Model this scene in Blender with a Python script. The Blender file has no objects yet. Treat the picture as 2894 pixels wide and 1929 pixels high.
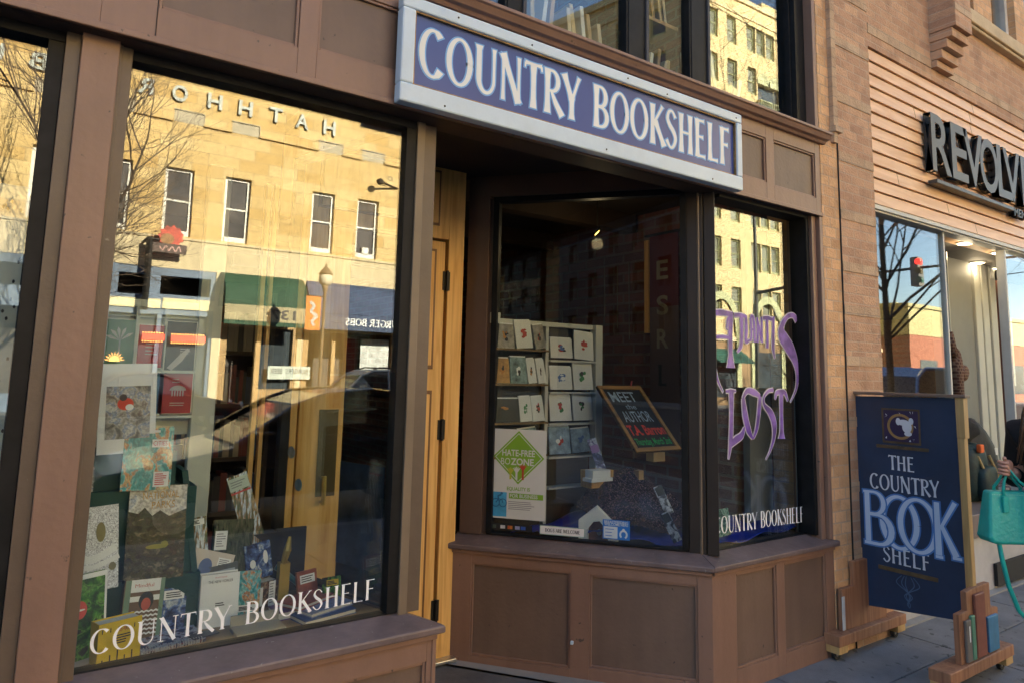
import bpy, math, random
from mathutils import Vector, Matrix
random.seed(7)
SC = bpy.context.scene
COL = SC.collection
R = math.radians

# ------------------------------------------------------------------ camera
cam = bpy.data.cameras.new('camera'); camo = bpy.data.objects.new('camera', cam); COL.objects.link(camo)
YAW, PITCH, ROLL = 0.60823243, 0.12745071, 0.0225846
fwd = Vector((math.sin(YAW)*math.cos(PITCH), math.cos(YAW)*math.cos(PITCH), math.sin(PITCH)))
rt = Vector((math.cos(YAW), -math.sin(YAW), 0)); up = rt.cross(fwd)
cr = rt*math.cos(ROLL)+up*math.sin(ROLL); cu_ = -rt*math.sin(ROLL)+up*math.cos(ROLL)
m = Matrix((cr, cu_, -fwd)).transposed().to_4x4(); m.translation = Vector((0, -2.43816, 1.6))
camo.matrix_world = m
cam.sensor_fit = 'HORIZONTAL'; cam.sensor_width = 36; cam.lens = 36*1961.9/2894
cam.shift_y = -(964.5-805.5)/2894
cam.clip_start = 0.05; cam.clip_end = 1500
SC.camera = camo

# ------------------------------------------------------------------ sky, sun, exposure
SUN_EL, SUN_AZ = R(24), R(18)           # azimuth measured from +Y towards +X
W = bpy.data.worlds.new('World'); SC.world = W; W.use_nodes = True
nt = W.node_tree; bg = nt.nodes['Background']
sky = nt.nodes.new('ShaderNodeTexSky'); sky.sky_type = 'NISHITA'; sky.sun_disc = False
sky.sun_elevation = SUN_EL; sky.sun_rotation = SUN_AZ; sky.air_density = 1.0; sky.dust_density = 0.3
nt.links.new(sky.outputs[0], bg.inputs[0]); bg.inputs[1].default_value = 0.085
sl = bpy.data.lights.new('sun', 'SUN'); so = bpy.data.objects.new('sun', sl); COL.objects.link(so)
sl.energy = 5.0; sl.angle = R(0.5); sl.color = (1.0, 0.90, 0.66)
tos = Vector((math.sin(SUN_AZ)*math.cos(SUN_EL), math.cos(SUN_AZ)*math.cos(SUN_EL), math.sin(SUN_EL)))
so.rotation_euler = tos.to_track_quat('Z', 'Y').to_euler(); so.location = (0, 40, 40)
vs = SC.view_settings; vs.view_transform = 'Standard'; vs.look = 'None'; vs.gamma = 1; vs.use_curve_mapping = False
vs.exposure = 2.8
SC.render.engine = 'CYCLES'
SC.cycles.use_denoising = True
SC.cycles.max_bounces = 8; SC.cycles.transparent_max_bounces = 24; SC.cycles.caustics_reflective = False
SC.cycles.sample_clamp_indirect = 4.0

# ------------------------------------------------------------------ materials
MATS = {}
def _new(name):
    mt = bpy.data.materials.new(name); mt.use_nodes = True; MATS[name] = mt
    n = mt.node_tree.nodes; return mt, mt.node_tree, n['Principled BSDF'], n['Material Output']
def N(t, kind, **kw):
    n = t.nodes.new(kind)
    for k, v in kw.items(): setattr(n, k, v)
    return n
def ramp(t, stops, interp='LINEAR'):
    r = t.nodes.new('ShaderNodeValToRGB'); r.color_ramp.interpolation = interp
    el = r.color_ramp.elements
    while len(el) > 1: el.remove(el[-1])
    el[0].position = stops[0][0]; el[0].color = (*stops[0][1], 1)
    for p, c in stops[1:]:
        e = el.new(p); e.color = (*c, 1)
    return r
def mat(name, col, rough=.5, metal=0, var=.12, vs_=3.0, bump=.0, bs=80, emit=0, spec=.5, stretch=None, wear=None, streak=0, chip=(.72, 38)):
    if name in MATS: return MATS[name]
    mt, t, b, _ = _new(name)
    b.inputs['Roughness'].default_value = rough; b.inputs['Metallic'].default_value = metal
    b.inputs['Specular IOR Level'].default_value = spec
    b.inputs['Base Color'].default_value = (*col, 1)
    g = N(t, 'ShaderNodeNewGeometry'); src = g.outputs['Position']
    if stretch:
        mp = N(t, 'ShaderNodeMapping'); mp.inputs['Scale'].default_value = stretch
        t.links.new(src, mp.inputs[0]); src = mp.outputs[0]
    if var:
        nz = N(t, 'ShaderNodeTexNoise'); nz.inputs['Scale'].default_value = vs_; nz.inputs['Detail'].default_value = 8
        nz.inputs['Roughness'].default_value = .65
        t.links.new(src, nz.inputs['Vector'])
        lo = tuple(max(0, c*(1-var*2)) for c in col); hi = tuple(min(1, c*(1+var*2)) for c in col)
        r = ramp(t, [(.25, lo), (.75, hi)]); t.links.new(nz.outputs['Fac'], r.inputs[0]); t.links.new(r.outputs[0], b.inputs['Base Color'])
    if wear or streak:
        cur = b.inputs['Base Color'].links[0].from_socket
        if streak:
            ms = N(t, 'ShaderNodeMapping'); ms.inputs['Scale'].default_value = (9, 9, .7); t.links.new(g.outputs['Position'], ms.inputs[0])
            n3 = N(t, 'ShaderNodeTexNoise'); n3.inputs['Scale'].default_value = 1.6; n3.inputs['Detail'].default_value = 6; t.links.new(ms.outputs[0], n3.inputs['Vector'])
            r3 = ramp(t, [(.35, (1-streak,)*3), (.6, (1, 1, 1))]); t.links.new(n3.outputs['Fac'], r3.inputs[0])
            m3 = N(t, 'ShaderNodeMix', data_type='RGBA', blend_type='MULTIPLY'); m3.inputs[0].default_value = 1
            t.links.new(cur, m3.inputs[6]); t.links.new(r3.outputs[0], m3.inputs[7]); cur = m3.outputs[2]
        if wear:
            n2 = N(t, 'ShaderNodeTexNoise'); n2.inputs['Scale'].default_value = chip[1]; n2.inputs['Detail'].default_value = 5; t.links.new(g.outputs['Position'], n2.inputs['Vector'])
            r2 = ramp(t, [(chip[0]-.015, (0, 0, 0)), (chip[0]+.015, (1, 1, 1))]); t.links.new(n2.outputs['Fac'], r2.inputs[0])
            m2 = N(t, 'ShaderNodeMix', data_type='RGBA'); t.links.new(r2.outputs[0], m2.inputs[0]); t.links.new(cur, m2.inputs[6]); m2.inputs[7].default_value = (*wear, 1); cur = m2.outputs[2]
        t.links.new(cur, b.inputs['Base Color'])
    if bump:
        nb = N(t, 'ShaderNodeTexNoise'); nb.inputs['Scale'].default_value = bs; nb.inputs['Detail'].default_value = 4
        t.links.new(src, nb.inputs['Vector'])
        bp = N(t, 'ShaderNodeBump'); bp.inputs['Strength'].default_value = bump; bp.inputs['Distance'].default_value = .01
        t.links.new(nb.outputs['Fac'], bp.inputs['Height']); t.links.new(bp.outputs[0], b.inputs['Normal'])
    if emit:
        b.inputs['Emission Color'].default_value = (*col, 1); b.inputs['Emission Strength'].default_value = emit
    return mt
def cover(name, stops, scale=8, det=4, dist=.6, rough=.3, seed=0., interp='LINEAR', stretch=(1, 1, 1)):
    """printed picture: mottled noise through a colour ramp"""
    mt, t, b, _ = _new(name); b.inputs['Roughness'].default_value = rough
    g = N(t, 'ShaderNodeNewGeometry'); mp = N(t, 'ShaderNodeMapping'); mp.inputs['Scale'].default_value = stretch
    mp.inputs['Location'].default_value = (seed, seed*1.7, seed*.3)
    t.links.new(g.outputs['Position'], mp.inputs[0])
    nz = N(t, 'ShaderNodeTexNoise'); nz.inputs['Scale'].default_value = scale; nz.inputs['Detail'].default_value = det
    nz.inputs['Distortion'].default_value = dist
    t.links.new(mp.outputs[0], nz.inputs['Vector'])
    r = ramp(t, [(.5+(p-.55)*.55, c) for p, c in stops], interp); t.links.new(nz.outputs['Fac'], r.inputs[0])
    n2 = N(t, 'ShaderNodeTexNoise'); n2.inputs['Scale'].default_value = scale*5; n2.inputs['Detail'].default_value = 3; t.links.new(mp.outputs[0], n2.inputs['Vector'])
    r2 = ramp(t, [(.38, (.55, .55, .55)), (.6, (1.25, 1.25, 1.25))]); t.links.new(n2.outputs['Fac'], r2.inputs[0])
    mx = N(t, 'ShaderNodeMix', data_type='RGBA', blend_type='MULTIPLY'); mx.inputs[0].default_value = .8
    t.links.new(r.outputs[0], mx.inputs[6]); t.links.new(r2.outputs[0], mx.inputs[7]); t.links.new(mx.outputs[2], b.inputs['Base Color'])
    return mt
def brick(name, c1, c2, mortar, bw, rh, ms=.008, axes='XZ', rough=.85, bump=.5, extra=None, shift=(0, 0), bias=0.):
    mt, t, b, _ = _new(name); b.inputs['Roughness'].default_value = rough
    g = N(t, 'ShaderNodeNewGeometry'); s = N(t, 'ShaderNodeSeparateXYZ'); c = N(t, 'ShaderNodeCombineXYZ')
    t.links.new(g.outputs['Position'], s.inputs[0])
    for i, a in enumerate(axes):
        ad = N(t, 'ShaderNodeMath', operation='ADD'); ad.inputs[1].default_value = shift[i]
        t.links.new(s.outputs['XYZ'.index(a)], ad.inputs[0]); t.links.new(ad.outputs[0], c.inputs[i])
    br = N(t, 'ShaderNodeTexBrick'); br.inputs['Scale'].default_value = 1; br.inputs['Brick Width'].default_value = bw
    br.inputs['Row Height'].default_value = rh; br.inputs['Mortar Size'].default_value = ms; br.inputs['Mortar Smooth'].default_value = .2
    br.inputs['Bias'].default_value = bias
    br.inputs['Color1'].default_value = (*c1, 1); br.inputs['Color2'].default_value = (*c2, 1); br.inputs['Mortar'].default_value = (*mortar, 1)
    t.links.new(c.outputs[0], br.inputs[0])
    nz = N(t, 'ShaderNodeTexNoise'); nz.inputs['Scale'].default_value = 6; nz.inputs['Detail'].default_value = 9; nz.inputs['Roughness'].default_value = .7
    t.links.new(g.outputs['Position'], nz.inputs['Vector'])
    r = ramp(t, [(.28, (.62, .6, .58)), (.5, (1, 1, 1)), (.75, (1.12, 1.1, 1.08))]); t.links.new(nz.outputs['Fac'], r.inputs[0])
    mx = N(t, 'ShaderNodeMix', data_type='RGBA', blend_type='MULTIPLY'); mx.inputs[0].default_value = .8
    t.links.new(br.outputs['Color'], mx.inputs[6]); t.links.new(r.outputs[0], mx.inputs[7]); t.links.new(mx.outputs[2], b.inputs['Base Color'])
    n2 = N(t, 'ShaderNodeTexNoise'); n2.inputs['Scale'].default_value = 70; t.links.new(g.outputs['Position'], n2.inputs['Vector'])
    mh = N(t, 'ShaderNodeMath', operation='MULTIPLY_ADD'); mh.inputs[1].default_value = -.8
    t.links.new(br.outputs['Fac'], mh.inputs[0]); t.links.new(n2.outputs['Fac'], mh.inputs[2])
    bp = N(t, 'ShaderNodeBump'); bp.inputs['Strength'].default_value = bump; bp.inputs['Distance'].default_value = .012
    t.links.new(mh.outputs[0], bp.inputs['Height']); t.links.new(bp.outputs[0], b.inputs['Normal'])
    return mt
def glass(name, r0=.08, tint=(.93, .96, .95), wav=.0003):
    """window pane: Schlick mix of clear and mirror, faint waviness"""
    mt = bpy.data.materials.new(name); mt.use_nodes = True; MATS[name] = mt; t = mt.node_tree
    t.nodes.remove(t.nodes['Principled BSDF']); out = t.nodes['Material Output']
    lw = N(t, 'ShaderNodeLayerWeight'); lw.inputs[0].default_value = .5
    pw = N(t, 'ShaderNodeMath', operation='POWER'); pw.inputs[1].default_value = 5
    ma = N(t, 'ShaderNodeMath', operation='MULTIPLY_ADD', use_clamp=True); ma.inputs[1].default_value = 1-r0; ma.inputs[2].default_value = r0
    tr = N(t, 'ShaderNodeBsdfTransparent'); tr.inputs[0].default_value = (*tint, 1)
    gl = N(t, 'ShaderNodeBsdfGlossy'); gl.inputs['Roughness'].default_value = 0.0; gl.inputs[0].default_value = (1, 1, 1, 1)
    mx = N(t, 'ShaderNodeMixShader')
    t.links.new(lw.outputs['Facing'], pw.inputs[0]); t.links.new(pw.outputs[0], ma.inputs[0]); t.links.new(ma.outputs[0], mx.inputs[0])
    t.links.new(tr.outputs[0], mx.inputs[1]); t.links.new(gl.outputs[0], mx.inputs[2]); t.links.new(mx.outputs[0], out.inputs[0])
    if wav:
        g = N(t, 'ShaderNodeNewGeometry'); nz = N(t, 'ShaderNodeTexNoise'); nz.inputs['Scale'].default_value = 2.2; nz.inputs['Detail'].default_value = 1
        t.links.new(g.outputs['Position'], nz.inputs['Vector'])
        bp = N(t, 'ShaderNodeBump'); bp.inputs['Strength'].default_value = 1; bp.inputs['Distance'].default_value = wav
        t.links.new(nz.outputs['Fac'], bp.inputs['Height']); t.links.new(bp.outputs[0], gl.inputs['Normal'])
    return mt
def woodm(name, col, dark, axis='Z', scale=14, rough=.45):
    mt, t, b, _ = _new(name); b.inputs['Roughness'].default_value = rough
    g = N(t, 'ShaderNodeNewGeometry'); mp = N(t, 'ShaderNodeMapping')
    sc = {'Z': (scale, scale, .9), 'X': (.9, scale, scale), 'Y': (scale, .9, scale)}[axis]; mp.inputs['Scale'].default_value = sc
    t.links.new(g.outputs['Position'], mp.inputs[0])
    nz = N(t, 'ShaderNodeTexNoise'); nz.inputs['Scale'].default_value = 2.2; nz.inputs['Detail'].default_value = 7; nz.inputs['Distortion'].default_value = .8
    t.links.new(mp.outputs[0], nz.inputs['Vector'])
    r = ramp(t, [(.3, dark), (.55, col), (.8, tuple(min(1, c*1.15) for c in col))]); t.links.new(nz.outputs['Fac'], r.inputs[0])
    t.links.new(r.outputs[0], b.inputs['Base Color'])
    bp = N(t, 'ShaderNodeBump'); bp.inputs['Strength'].default_value = .15; bp.inputs['Distance'].default_value = .004
    t.links.new(nz.outputs['Fac'], bp.inputs['Height']); t.links.new(bp.outputs[0], b.inputs['Normal'])
    return mt

# ------------------------------------------------------------------ mesh builder
V = Vector
class F:                                            # a local frame: origin, right, up, outward normal
    def __init__(s, o, u, v, n=None):
        s.o = V(o); s.u = V(u).normalized(); s.v = V(v).normalized(); s.n = V(n).normalized() if n else s.u.cross(s.v)
    def p(s, a, b, c=0): return s.o+s.u*a+s.v*b+s.n*c
class MB:
    def __init__(s): s.v = []; s.f = []; s.m = []; s.mi = 0
    def add(s, vs, fs, m=None):
        k = len(s.v); s.v += [V(p) for p in vs]
        for f in fs: s.f.append([i+k for i in f]); s.m.append(s.mi if m is None else m)
        return s
    def hexa(s, p, m=None): return s.add(p, [(0, 3, 2, 1), (4, 5, 6, 7), (0, 1, 5, 4), (1, 2, 6, 5), (2, 3, 7, 6), (3, 0, 4, 7)], m)
    def box(s, x0, x1, y0, y1, z0, z1, m=None):
        return s.hexa([(x0, y0, z0), (x1, y0, z0), (x1, y1, z0), (x0, y1, z0), (x0, y0, z1), (x1, y0, z1), (x1, y1, z1), (x0, y1, z1)], m)
    def fbox(s, f, a0, a1, b0, b1, c0, c1, m=None):
        return s.hexa([f.p(a0, b0, c0), f.p(a1, b0, c0), f.p(a1, b1, c0), f.p(a0, b1, c0), f.p(a0, b0, c1), f.p(a1, b0, c1), f.p(a1, b1, c1), f.p(a0, b1, c1)], m)
    def quad(s, *p, m=None): return s.add(p, [tuple(range(len(p)))], m)
    def fpoly(s, f, pts, c=0, m=None): return s.add([f.p(a, b, c) for a, b in pts], [tuple(range(len(pts)))], m)
    def prism(s, f, pts, c0, c1, m=None):
        n = len(pts); vs = [f.p(a, b, c0) for a, b in pts]+[f.p(a, b, c1) for a, b in pts]
        return s.add(vs, [tuple(range(n-1, -1, -1)), tuple(range(n, 2*n))]+[(i, (i+1) % n, n+(i+1) % n, n+i) for i in range(n)], m)
    def tube(s, pts, r, seg=8, m=None, caps=True):
        pts = [V(p) for p in pts]; n = len(pts); rs = r if isinstance(r, (list, tuple)) else [r]*n
        vs = []; ref = None
        for i, p in enumerate(pts):
            d = (pts[min(i+1, n-1)]-pts[max(i-1, 0)]).normalized()
            if ref is None: ref = d.orthogonal().normalized()
            ref = (ref-d*ref.dot(d)); ref = ref.normalized() if ref.length > 1e-6 else d.orthogonal().normalized()
            b = d.cross(ref)
            for k in range(seg):
                a = 2*math.pi*k/seg; vs.append(p+(ref*math.cos(a)+b*math.sin(a))*rs[i])
        fs = [(i*seg+k, i*seg+(k+1) % seg, (i+1)*seg+(k+1) % seg, (i+1)*seg+k) for i in range(n-1) for k in range(seg)]
        if caps: fs += [tuple(range(seg-1, -1, -1)), tuple(range((n-1)*seg, n*seg))]
        return s.add(vs, fs, m)
    def lathe(s, c, prof, seg=16, f=None, m=None):
        f = f or F((0, 0, 0), (1, 0, 0), (0, 1, 0), (0, 0, 1)); c = V(c); vs = []
        for r, z in prof:
            for k in range(seg):
                a = 2*math.pi*k/seg; vs.append(c+f.u*(r*math.cos(a))+f.v*(r*math.sin(a))+f.n*z)
        n = len(prof)
        fs = [(i*seg+k, i*seg+(k+1) % seg, (i+1)*seg+(k+1) % seg, (i+1)*seg+k) for i in range(n-1) for k in range(seg)]
        fs += [tuple(range(seg-1, -1, -1)), tuple(range((n-1)*seg, n*seg))]
        return s.add(vs, fs, m)
    def ring(s, f, c, r0, r1, depth, z=0, seg=32, m=None):
        vs = []
        for rr, zz in ((r0, z), (r1, z), (r1, z+depth), (r0, z+depth)):
            for k in range(seg):
                a = 2*math.pi*k/seg; vs.append(f.p(c[0]+rr*math.cos(a), c[1]+rr*math.sin(a), zz))
        return s.add(vs, [(i*seg+k, i*seg+(k+1) % seg, ((i+1) % 4)*seg+(k+1) % seg, ((i+1) % 4)*seg+k) for i in range(4) for k in range(seg)], m)
    def ell(s, f, c, ra, rb, z=0, m=None, seg=24):
        return s.fpoly(f, [(c[0]+ra*math.cos(2*math.pi*k/seg), c[1]+rb*math.sin(2*math.pi*k/seg)) for k in range(seg)], z, m)
    def ribbon(s, f, pts, ws, c=0, m=None):
        n = len(pts); L = []; Rr = []
        for i, (a, b) in enumerate(pts):
            a0, b0 = pts[max(i-1, 0)]; a1, b1 = pts[min(i+1, n-1)]
            dx, dy = a1-a0, b1-b0; l = math.hypot(dx, dy) or 1
            w = ws[i] if isinstance(ws, (list, tuple)) else ws
            L.append(f.p(a-dy/l*w, b+dx/l*w, c)); Rr.append(f.p(a+dy/l*w, b-dx/l*w, c))
        return s.add(L+Rr, [(i, n+i, n+i+1, i+1) for i in range(n-1)], m)
    def build(s, name, mats, parent=None, smooth=False, bevel=0, label=None, cat=None, group=None, kind=None, solid=0, origin=None):
        mats = mats if isinstance(mats, (list, tuple)) else [mats]
        o0 = V((0, 0, 0))
        if parent is None and kind is None:
            xs = [p.x for p in s.v]; ys = [p.y for p in s.v]; zs = [p.z for p in s.v]
            o0 = V(origin) if origin else V(((min(xs)+max(xs))/2, (min(ys)+max(ys))/2, min(zs)))
        me = bpy.data.meshes.new(name); me.from_pydata([p-o0 for p in s.v], [], s.f)
        for mt in mats: me.materials.append(mt)
        me.polygons.foreach_set('material_index', s.m)
        if smooth: me.polygons.foreach_set('use_smooth', [True]*len(me.polygons))
        me.update()
        o = bpy.data.objects.new(name, me); COL.objects.link(o); o.location = o0
        if solid:
            md = o.modifiers.new('solid', 'SOLIDIFY'); md.thickness = solid; md.offset = 0
        if bevel:
            md = o.modifiers.new('bevel', 'BEVEL'); md.width = bevel; md.segments = 2; md.limit_method = 'ANGLE'; md.angle_limit = R(40)
        if parent is not None:
            o.parent = parent; o.matrix_parent_inverse = PINV[parent.name]
            PINV[o.name] = Matrix.Identity(4)
        else:
            PINV[o.name] = Matrix.Translation(-o0)
        tag(o, label, cat, group, kind)
        return o
PINV = {}
def tag(o, label=None, cat=None, group=None, kind=None):
    if label: o['label'] = label
    if cat: o['category'] = cat
    if group: o['group'] = group
    if kind: o['kind'] = kind
    return o
def thing(name, label, cat, loc, group=None):
    o = bpy.data.objects.new(name, None); COL.objects.link(o); o.location = loc; o.empty_display_size = .1
    PINV[o.name] = Matrix.Translation(-V(loc))
    return tag(o, label, cat, group)
def copy_tree(o, parent=None):
    c = o.copy(); COL.objects.link(c)
    if parent: c.parent = parent
    for ch in list(o.children): copy_tree(ch, c)
    return c

# ------------------------------------------------------------------ lettering
def arc(cx, cy, rx, ry, a0, a1, n=18): return [(cx+rx*math.cos(R(a0+(a1-a0)*i/n)), cy+ry*math.sin(R(a0+(a1-a0)*i/n))) for i in range(n+1)]
def arcw(a0, a1, st, th, n=18): return [th+(st-th)*abs(math.cos(R(a0+(a1-a0)*i/n)))**1.4 for i in range(n+1)]
def stem(x0, y0, x1, y1, w, fl=1.35):
    ts = (0, .06, .25, .5, .75, .94, 1)
    return ([(x0+(x1-x0)*t, y0+(y1-y0)*t) for t in ts], [w*(1+(fl-1)*abs(2*t-1)**3) for t in ts])
def smooth_curve(ctrl, ws, n=6):
    P = [ctrl[0]]+ctrl+[ctrl[-1]]; Wd = [ws[0]]+ws+[ws[-1]]; pts = []; wo = []
    for i in range(1, len(P)-2):
        for k in range(n+(1 if i == len(P)-3 else 0)):
            t = k/n
            def cr_(a, b, c, d): return .5*((2*b)+(-a+c)*t+(2*a-5*b+4*c-d)*t*t+(-a+3*b-3*c+d)*t**3)
            pts.append(tuple(cr_(P[i-1][j], P[i][j], P[i+1][j], P[i+2][j]) for j in (0, 1)))
            wo.append(Wd[i]*(1-t)+Wd[i+1]*t)
    return pts, wo
def glyph(ch, s=.07, t=.03, fl=1.35, serif=0.):
    """strokes of a capital in a cap-height-1 box: list of (points, half widths), advance"""
    G = []; e = .0
    def S(*a): G.append(stem(*a, fl=fl))
    def bar(x0, y, x1, w=None, f=1.7): G.append(stem(x0, y, x1, y, w or t, fl=f))
    def sf(x, y, w=.11):
        if serif: G.append(([(x-w, y), (x+w, y)], [serif, serif]))
    if ch == 'C': G.append((arc(.37, .5, .31, .5-t, 48, 318, 26), [w*(1.5 if i > 23 or i < 3 else 1) for i, w in enumerate(arcw(48, 318, s, t, 26))])); adv = .7
    elif ch == 'G': G.append((arc(.37, .5, .31, .5-t, 48, 318, 26), arcw(48, 318, s, t, 26))); S(.62, .12, .62, .45, s*.8); bar(.45, .46, .74); adv = .8
    elif ch in 'OQ0':
        G.append((arc(.39, .5, .32, .5-t, 0, 360, 36), arcw(0, 360, s, t, 36))); adv = .78
        if ch == 'Q': S(.45, .2, .75, -.1, t*1.2)
    elif ch == 'U':
        a = arc(.37, .32, .24, .32-t, 180, 360, 16)
        G.append(([(.13, 1), (.13, .9), (.13, .6)]+a+[(.61, .6), (.61, .9), (.61, 1)], [s*fl, s, s]+[s+(t*1.1-s)*min(1, i/9) for i in range(17)]+[t*1.1, t*1.2, t*1.2*fl])); adv = .74
        sf(.13, 1-serif); sf(.61, 1-serif)
    elif ch == 'N': S(.1, 0, .1, 1, t*1.1); S(.08, 1, .62, 0, s); S(.62, 0, .62, 1, t*1.1); sf(.1, serif); sf(.62, 1-serif); sf(.06, 1-serif, .07); adv = .74
    elif ch == 'T': S(.31, 0, .31, .97, s); bar(.02, 1-t, .6); G.append(([(.03, 1-t), (.01, .86)], [t, t*.5])); G.append(([(.59, 1-t), (.61, .86)], [t, t*.5])); sf(.31, serif); adv = .6
    elif ch in 'RPB':
        S(.14, 0, .14, 1, s); b = arc(.3, .74, .22, .26-t, 90, -90, 12); w = arcw(90, -90, s, t, 12)
        G.append(([(.12, 1-t)]+b+[(.12, .48+t)], [t]+w+[t]))
        if ch == 'R': G.append(smooth_curve([(.28, .5), (.45, .25), (.68, 0)], [t, s, s*.9*fl])); adv = .64
        elif ch == 'B':
            b = arc(.32, .26, .25, .26-t, 90, -90, 12); G.append(([(.12, .52-t)]+b+[(.12, t)], [t]+w+[t])); adv = .64
        else: adv = .58
        sf(.14, serif); sf(.1, 1-serif, .07)
    elif ch == 'Y': S(.03, 1, .32, .45, s); S(.6, 1, .34, .45, t*1.1); S(.32, 0, .32, .5, s); sf(.32, serif); sf(.04, 1-serif, .09); sf(.6, 1-serif, .08); adv = .62
    elif ch == 'K': S(.14, 0, .14, 1, s); S(.6, 1, .18, .5, t*1.1); S(.26, .58, .66, 0, s); sf(.14, serif); sf(.14, 1-serif); sf(.6, 1-serif, .08); sf(.62, serif, .09); adv = .66
    elif ch == 'S':
        G.append(smooth_curve([(.47, .82), (.33, .965), (.17, .93), (.1, .76), (.2, .6), (.38, .45), (.47, .27), (.38, .08), (.22, .03), (.05, .2)], [t*1.6, t, t*1.2, s*.8, s, s, s*.85, t*1.3, t, t*1.7], 5)); adv = .56
    elif ch == 'H': S(.13, 0, .13, 1, s); S(.58, 0, .58, 1, s); bar(.13, .52, .58, f=1); [sf(x, y) for x in (.13, .58) for y in (serif, 1-serif)]; adv = .72
    elif ch in 'EFL':
        S(.14, 0, .14, 1, s); sf(.12, 1-serif, .08)
        if ch in 'EF': bar(.14, 1-t, .5); bar(.14, .54, .44); sf(.12, serif, .08)
        if ch in 'EL': bar(.14, t, .54)
        adv = .58 if ch != 'F' else .54
    elif ch == 'A': S(.04, 0, .33, 1, t*1.1); S(.31, 1, .62, 0, s); bar(.15, .34, .52, f=1); sf(.05, serif, .09); sf(.61, serif, .1); adv = .66
    elif ch == 'D': S(.14, 0, .14, 1, s); G.append(([(.12, 1-t)]+arc(.28, .5, .34, .5-t, 90, -90, 16)+[(.12, t)], [t]+arcw(90, -90, s, t, 16)+[t])); adv = .72
    elif ch == 'W': S(.02, 1, .22, 0, s); S(.22, 0, .42, 1, t); S(.42, 1, .62, 0, s); S(.62, 0, .82, 1, t); adv = .84
    elif ch == 'M': S(.1, 0, .12, 1, t*1.1); S(.12, 1, .4, 0, s); S(.4, 0, .68, 1, t); S(.7, 0, .68, 1, s); adv = .82
    elif ch == 'I': S(.14, 0, .14, 1, s); sf(.14, serif); sf(.14, 1-serif); adv = .3
    elif ch == 'V': S(.02, 1, .31, 0, s); S(.31, 0, .6, 1, t); adv = .62
    elif ch == 'Z': bar(.04, 1-t, .52); S(.52, 1-t, .04, t, s); bar(.04, t, .54); adv = .58
    elif ch == '7': bar(.04, 1-t, .5); S(.5, 1-t, .2, 0, s); adv = .54
    elif ch == '3': G.append(smooth_curve([(.06, .85), (.25, .97), (.42, .8), (.22, .54), (.46, .32), (.25, .03), (.04, .15)], [t, t, s, t, s, t, t*1.4], 5)); adv = .54
    elif ch == '6': G.append(smooth_curve([(.42, .97), (.15, .7), (.08, .35), (.25, .03), (.44, .3), (.28, .54), (.1, .38)], [t, s, s, t, s, t, t], 5)); adv = .54
    elif ch == '4': S(.36, 0, .36, 1, s); S(.36, 1, .04, .3, t); bar(.02, .28, .5, f=1); adv = .54
    elif ch == '2': G.append(smooth_curve([(.06, .75), (.2, .97), (.42, .8), (.3, .45), (.05, .04)], [t, t, s, s*.8, t], 5)); bar(.04, t, .5); adv = .54
    else: adv = .3
    return G, adv
def serif(mb, f, text, h, a0=0, b0=0, width=None, s=.07, t=.03, fl=1.35, sf=0., grow=0., c=0., track=.04, m=None, space=.35, skew=0.):
    """flared / serifed capitals laid on frame f; each stroke sits a hair in front of the last"""
    adv = [(space if ch == ' ' else glyph(ch, s, t, fl, sf)[1]+track) for ch in text]
    tot = sum(adv)*h; sx = (width/tot if width else 1.0)
    x = 0; k = 0
    for ch, ad in zip(text, adv):
        if ch != ' ':
            for pts, ws in glyph(ch, s, t, fl, sf)[0]:
                q = [(a0+(x+px)*h*sx+skew*py*h, b0+py*h) for px, py in pts]
                w = [(w_*h+grow)*(sx if False else 1) for w_ in (ws if isinstance(ws, list) else list(ws))]
                if grow and len(q) > 1:                      # longer ends for the outline
                    def ext(p, r_):
                        d = math.hypot(p[0]-r_[0], p[1]-r_[1]) or 1; return (p[0]+(p[0]-r_[0])/d*grow, p[1]+(p[1]-r_[1])/d*grow)
                    q[0], q[-1] = ext(q[0], q[1]), ext(q[-1], q[-2])
                mb.ribbon(f, q, w, c+(k % 9)*.00012, m); k += 1
        x += ad
    return tot*sx
_TM = {}
def sans(mb, f, text, h, a0=0, b0=0, width=None, c=0., depth=0., m=None, center=False, skew=0., bold=0.):
    key = (text, bold)
    if key not in _TM:
        cu = bpy.data.curves.new('t', 'FONT'); cu.body = text; cu.offset = bold; cu.resolution_u = 4
        o = bpy.data.objects.new('t', cu); COL.objects.link(o); bpy.context.view_layer.update()
        me = bpy.data.meshes.new_from_object(o.evaluated_get(bpy.context.evaluated_depsgraph_get()))
        vs_ = [v.co.copy() for v in me.vertices]; fs = [tuple(p.vertices) for p in me.polygons]
        bpy.data.objects.remove(o); bpy.data.curves.remove(cu); bpy.data.meshes.remove(me)
        _TM[key] = (vs_, fs)
    vs_, fs = _TM[key]
    if not vs_: return
    x0 = min(v.x for v in vs_); x1 = max(v.x for v in vs_); k = h/.72
    sx = width/(x1-x0) if width else k
    off = -(x1-x0)*sx/2 if center else 0
    def P(v, cc): return f.p(a0+off+(v.x-x0)*sx+skew*v.y*k, b0+v.y*k, cc)
    if not depth:
        mb.add([P(v, c) for v in vs_], fs, m)
    else:
        n = len(vs_); ed = {}
        for q in fs:
            for i in range(len(q)):
                e = (q[i], q[(i+1) % len(q)]); ed[e] = 1
        side = [(b, a, n+a, n+b) for (a, b) in ed if (b, a) not in ed]
        mb.add([P(v, c+depth) for v in vs_]+[P(v, c) for v in vs_], fs+[tuple(n+i for i in reversed(q)) for q in fs]+[(b_, a_, c_, d_) for a_, b_, d_, c_ in [(s_[0], s_[1], s_[3], s_[2]) for s_ in side]], m)

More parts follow.
